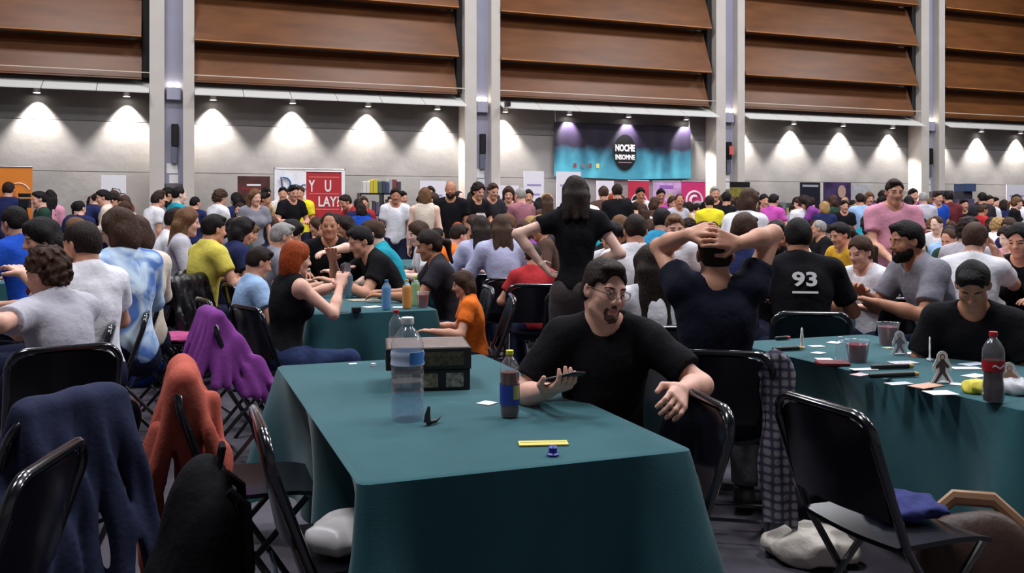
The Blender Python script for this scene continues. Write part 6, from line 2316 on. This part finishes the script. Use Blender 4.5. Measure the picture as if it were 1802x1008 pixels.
def crowdperson(lib, x, y, head, s, detail, where, group=None, used=None, shoes=False):
    for _ in range(40):
        hs, sex = rnd.choice(HST)
        cand = [l for l in lib if (l[1].get('fem', 0) == 1) == (sex == 'f')] if sex != 'x' else lib
        key, P = rnd.choice(cand)
        col, hc = rnd.choice(COLS), rnd.choice(HCOL)
        sl = rnd.choice([None, None, None, 1.85])
        lb = ('person in %s %s with %s %s hair, %s' if used is not None else 'person, %s %s, %s %s hair, %s') % (col, 'T-shirt' if sl is None else 'top', HDESC[hs], hc, where)
        if used is None or lb not in used:
            break
    if used is not None:
        used.add(lb)
    o, J, HM = figure(key, P, detail, skin=rnd.choice(['mid', 'mid', 'fair', 'tan', 'pale']), hair=hs, hcol=hc, shirt=T(col), trousers=T(rnd.choice(['dark jeans', 'jeans', 'black trousers'])), sleeve=sl,
                      shoes=plain('shoe_dark', (30, 28, 30)) if shoes else None)
    o.location = (x, y, 0)
    o.rotation_euler = (0, 0, -R(head))
    o.scale = (s, s, s)
    tag(o, lb, 'person', group)
    return o


def clear_of(x, y, r):
    return all((o.location.x - x) ** 2 + (o.location.y - y) ** 2 > r * r for (o, *_r) in ALLP)


M_CLOTHW = mat('pale_cloth', (200, 198, 196), rough=0.85, spec=0.1)
SEATN = ['near', 'middle', 'far']
GAMEC = [0, 4, 5, 6, 7, 8, 9, 10]
NB = 0
for ci, x0 in enumerate(COLX):
    for ri, y0 in enumerate(ROWY.get(ci, [8.2, 10.6])):
        L = 1.8
        x1, y1 = x0 + 0.86, y0 + L
        u, v, d = px((x0 + 0.43, y0 + 0.9, CZ))
        if not -140 < u < 1930:
            continue
        if any(x0 - 0.1 < o_[0].location.x < x1 + 0.1 and y0 - 0.1 < o_[0].location.y < y1 + 0.1 for o_ in ALLP):
            continue
        tn = '%s table of %s column' % (ORD[ri + (1 if ci == 1 else 0)], ORD[ci])
        table(x0, x1, y0, y1, 'folding table under the cloth, %s from left' % tn)
        white = ci == 4 and ri == 0
        cloth(x0, x1, y0, y1, '%s tablecloth on the %s from left' % ('pale' if white else 'green', tn), drop=0.5, seed=ci * 7 + ri, n=2.0, corner=0.2, m=M_CLOTHW if white else None)
        for side, (sx, hd_) in enumerate(((x0 - 0.27, 90), (x1 + 0.27, 270))):
            for k in range(3):
                yy = y0 + 0.3 + 0.6 * k
                xx = sx + rnd.uniform(-0.05, 0.05)
                u, v, d = px((xx, yy, 1.2))
                if not -60 < u < 1865:
                    continue
                taken = not clear_of(xx, yy, 0.52)
                if taken or rnd.random() < 0.04:
                    continue
                seat = '%s %s seat, %s' % (('left', 'right')[side], SEATN[k], tn)
                s_ = rnd.uniform(0.95, 1.07)
                hh_ = hd_ + rnd.uniform(-16, 16)
                o = crowdperson(LIB, xx, yy, hh_, s_, 'mid' if d < 8 else 'far', seat, 'people at the rows of tables behind')
                ALLP.append((o, None, s_, None))
                far_chair(xx, yy, hd_, 'black folding chair, %s' % seat)
        # things left on the table
        for k in range(3):
            gx, gy = x0 + rnd.uniform(0.2, 0.66), y0 + 0.25 + 0.6 * k + rnd.uniform(-0.05, 0.05)
            w_ = rnd.choice(['box', 'bottle', 'card', 'cup'])
            spot = '%s part of the %s' % (SEATN[k], tn)
            if w_ == 'box':
                c = rnd.choice(GAMEC)
                gamebox((gx, gy, CZ + 0.001), (0.28, 0.28, rnd.uniform(0.05, 0.09)), c, '%s game box on the %s' % (BOXN[c], spot), 'games on the rows of tables behind', rnd.uniform(0, 1.5))
            elif w_ == 'card':
                o = MB().rbox((0, 0, 0.004), (0.42, 0.30, 0.008), 0.005).build('game_board', mat('board_print', (165, 150, 130), rough=0.6, var=0.5, vscale=14))
                o.location = (gx, gy, CZ + 0.001)
                o.rotation_euler = (0, 0, rnd.uniform(-0.3, 0.3))
                tag(o, 'unfolded game board on the %s' % spot, 'game board', 'games on the rows of tables behind')
            elif w_ == 'bottle':
                o = tag(empty('water_bottle', (gx, gy, CZ + 0.001)), 'plastic water bottle on the %s' % spot, 'bottle', 'bottles on the rows of tables behind')
                MB().lathe([(0.028, 0), (0.031, 0.01), (0.031, 0.14), (0.012, 0.19), (0.012, 0.205)], 14).build('shell', clear('bottle_blue', (170, 195, 225), 0.6), o, True)
                MB().lathe([(0.015, 0.205), (0.015, 0.225)], 12).build('screw_cap', plain('cap_blue', (60, 110, 180)), o, True)
            else:
                o = tag(empty('paper_cup', (gx, gy, CZ + 0.001)), 'white paper cup on the %s' % spot, 'cup', 'cups on the rows of tables behind')
                MB().lathe([(0.026, 0), (0.037, 0.095), (0.039, 0.098), (0.035, 0.095), (0.025, 0.006)], 14, cap1=False).build('cup_wall', M_WHITE, o, True)

# ------------------------------------------------------------------ people standing about between the tables and the wall
LAND = [(-60, 90, 'the orange banner'), (90, 250, 'the bicycle banner'), (250, 410, 'the first pillar'), (410, 480, 'the maroon poster'), (480, 625, 'the red sign'), (625, 725, 'the black shelf'),
        (725, 800, 'the lilac-printed board'), (800, 900, 'the second pillar'), (900, 1090, 'the pale posters'), (1090, 1150, 'the crimson banner'), (1150, 1245, 'the magenta banner'), (1245, 1330, 'the third pillar'),
        (1330, 1405, 'the games pile'), (1405, 1500, 'the purple poster'), (1500, 1600, 'the grey board'), (1600, 1655, 'the right pillar'), (1655, 1745, 'the dark box heap'), (1745, 1900, 'the right-hand poster')]
used = set()
tries = 0
n = 0
while n < 120 and tries < 6000:
    tries += 1
    y = rnd.uniform(12.8, 16.8)
    u = rnd.uniform(75, 1815)
    if u < 620 and rnd.random() < 0.6 or 475 < u < 622:
        continue
    x = wallx(u, y)
    if not clear_of(x, y, 0.5):
        continue
    if any(cx0 - 0.35 < x < cx0 + 1.2 and yy - 0.35 < y < yy + 2.1 for c_i, cx0 in enumerate(COLX) for yy in ROWY.get(c_i, [8.2, 10.6])):
        continue
    land = [l for a, b, l in LAND if a <= u < b][0]
    s_ = rnd.uniform(0.92, 1.05)
    o = crowdperson(SLIB, x, y, rnd.choice([0, 20, 60, 100, 160, 200, 240, 280, 330]) + rnd.uniform(-15, 15), s_, 'far', 'standing before ' + land, 'people standing along the wall', used, True)
    ALLP.append((o, None, s_, None))
    n += 1

# ------------------------------------------------------------------ drinks and games on the table of the red-haired woman
for (u, v, H, r, c, capc, lb) in ((680, 545, 0.205, 0.033, (90, 160, 215), (60, 130, 200), 'light blue water bottle on the drinks table'), (716, 543, 0.20, 0.033, (232, 150, 30), (235, 165, 60), 'orange soft drink bottle on the drinks table'),
                                  (731, 538, 0.21, 0.033, (150, 190, 120), (170, 215, 90), 'green-capped bottle behind the orange bottle on the drinks table'), (614, 524, 0.22, 0.032, (70, 110, 130), (110, 150, 190), 'dark bluish bottle near the red-haired woman')):
    p = on(u, v, Z0)
    bottle('drink_bottle', (p.x, p.y, Z0), H, r, lb, plain('cap_%d' % u, capc, 0.4), mat('drink_%d' % u, c, rough=0.15), 0.80)
cup(744, 541, 0.11, 0.048, 'cup of red drink on the drinks table', 'cup')
p = on(627, 549, Z0)
o = tag(MB().rbox((0, 0, 0.016), (0.06, 0.04, 0.032), 0.005).build('card_box', M_BLACK), 'small black card box at the front edge of drinks table', 'box')
o.location = (p.x, p.y, Z0)
for i, (u, v, wd_, dp, rz, lb) in enumerate(((590, 549, .16, .06, 5, 'dark red card strip at the front edge of the drinks table'), (655, 540, .12, .09, 20, 'white paper right of the small black box'), (704, 541, .10, .08, -15, 'white paper between the blue and orange bottles'),
                                             (640, 528, .22, .16, 10, 'pale game board in the middle of the drinks table'), (690, 524, .2, .14, -20, 'pale printed sheet behind the blue bottle'))):
    card(u, v, wd_, dp, rz, plain('strip_red', (110, 40, 50)) if i == 0 else (M_WHITE if i < 3 else mat('board_print', (165, 150, 130), rough=0.6, var=0.5, vscale=14)), lb, 'paper', 'paper_sheet', th=0.002 + 0.0006 * i)
# cards in the red-haired woman's hands
ro, rJ = RED[0], RED[1]
for i in range(3):
    q = ro.matrix_basis @ Vector(rJ['wR'] + rJ['hdR'] * 0.10 + np.array((0.012 * i - 0.03, 0.03 + 0.004 * i, 0.03)))
    o = tag(MB().box((0, 0, 0), (0.055, 0.002, 0.085)).build('playing_card', plain('card_back', (120, 118, 125))), 'playing card held up by the red-haired woman, %s of three' % ORD[i], 'card', 'cards held by the red-haired woman')
    o.location = q
    o.rotation_euler = (R(8), R(-14 + 14 * i), R(40))
# wooden organiser on the table by the bearded man
p = on(1565, 517, Z0)
o = tag(empty('wooden_box', (p.x + 0.02, p.y + 0.16, Z0), R(-18)), 'pale wooden box with compartments on the table before the bearded man', 'box')
M_PINE = mat('pine', (196, 158, 112), rough=0.6, var=0.12, vscale=9)
MB().box((0, 0, 0.01), (0.36, 0.24, 0.02)).build('bottom_board', M_PINE, o)
for sx in (-1, 1):
    MB().box((sx * 0.17, 0, 0.075), (0.018, 0.24, 0.11)).build('side_board', M_PINE, o)
MB().box((0, 0.115, 0.10), (0.322, 0.016, 0.16)).build('back_board', M_PINE, o)
MB().box((0, -0.115, 0.045), (0.322, 0.016, 0.05)).build('front_board', M_PINE, o)
MB().box((0.02, 0.0, 0.08), (0.014, 0.212, 0.12)).build('divider', M_PINE, o)
MB().box((0.095, 0.02, 0.05), (0.11, 0.14, 0.06)).build('game_pieces', plain('pieces_maroon', (90, 42, 40)), o)
for i, (u, v) in enumerate(((1500, 519), (1530, 521), (1478, 516))):
    card(u, v, 0.12, 0.09, 12 * i, M_WHITE, 'white card left of the wooden box, %s from left' % ORD[(1, 2, 0)[i]], 'card', 'card', group='cards by the wooden box')
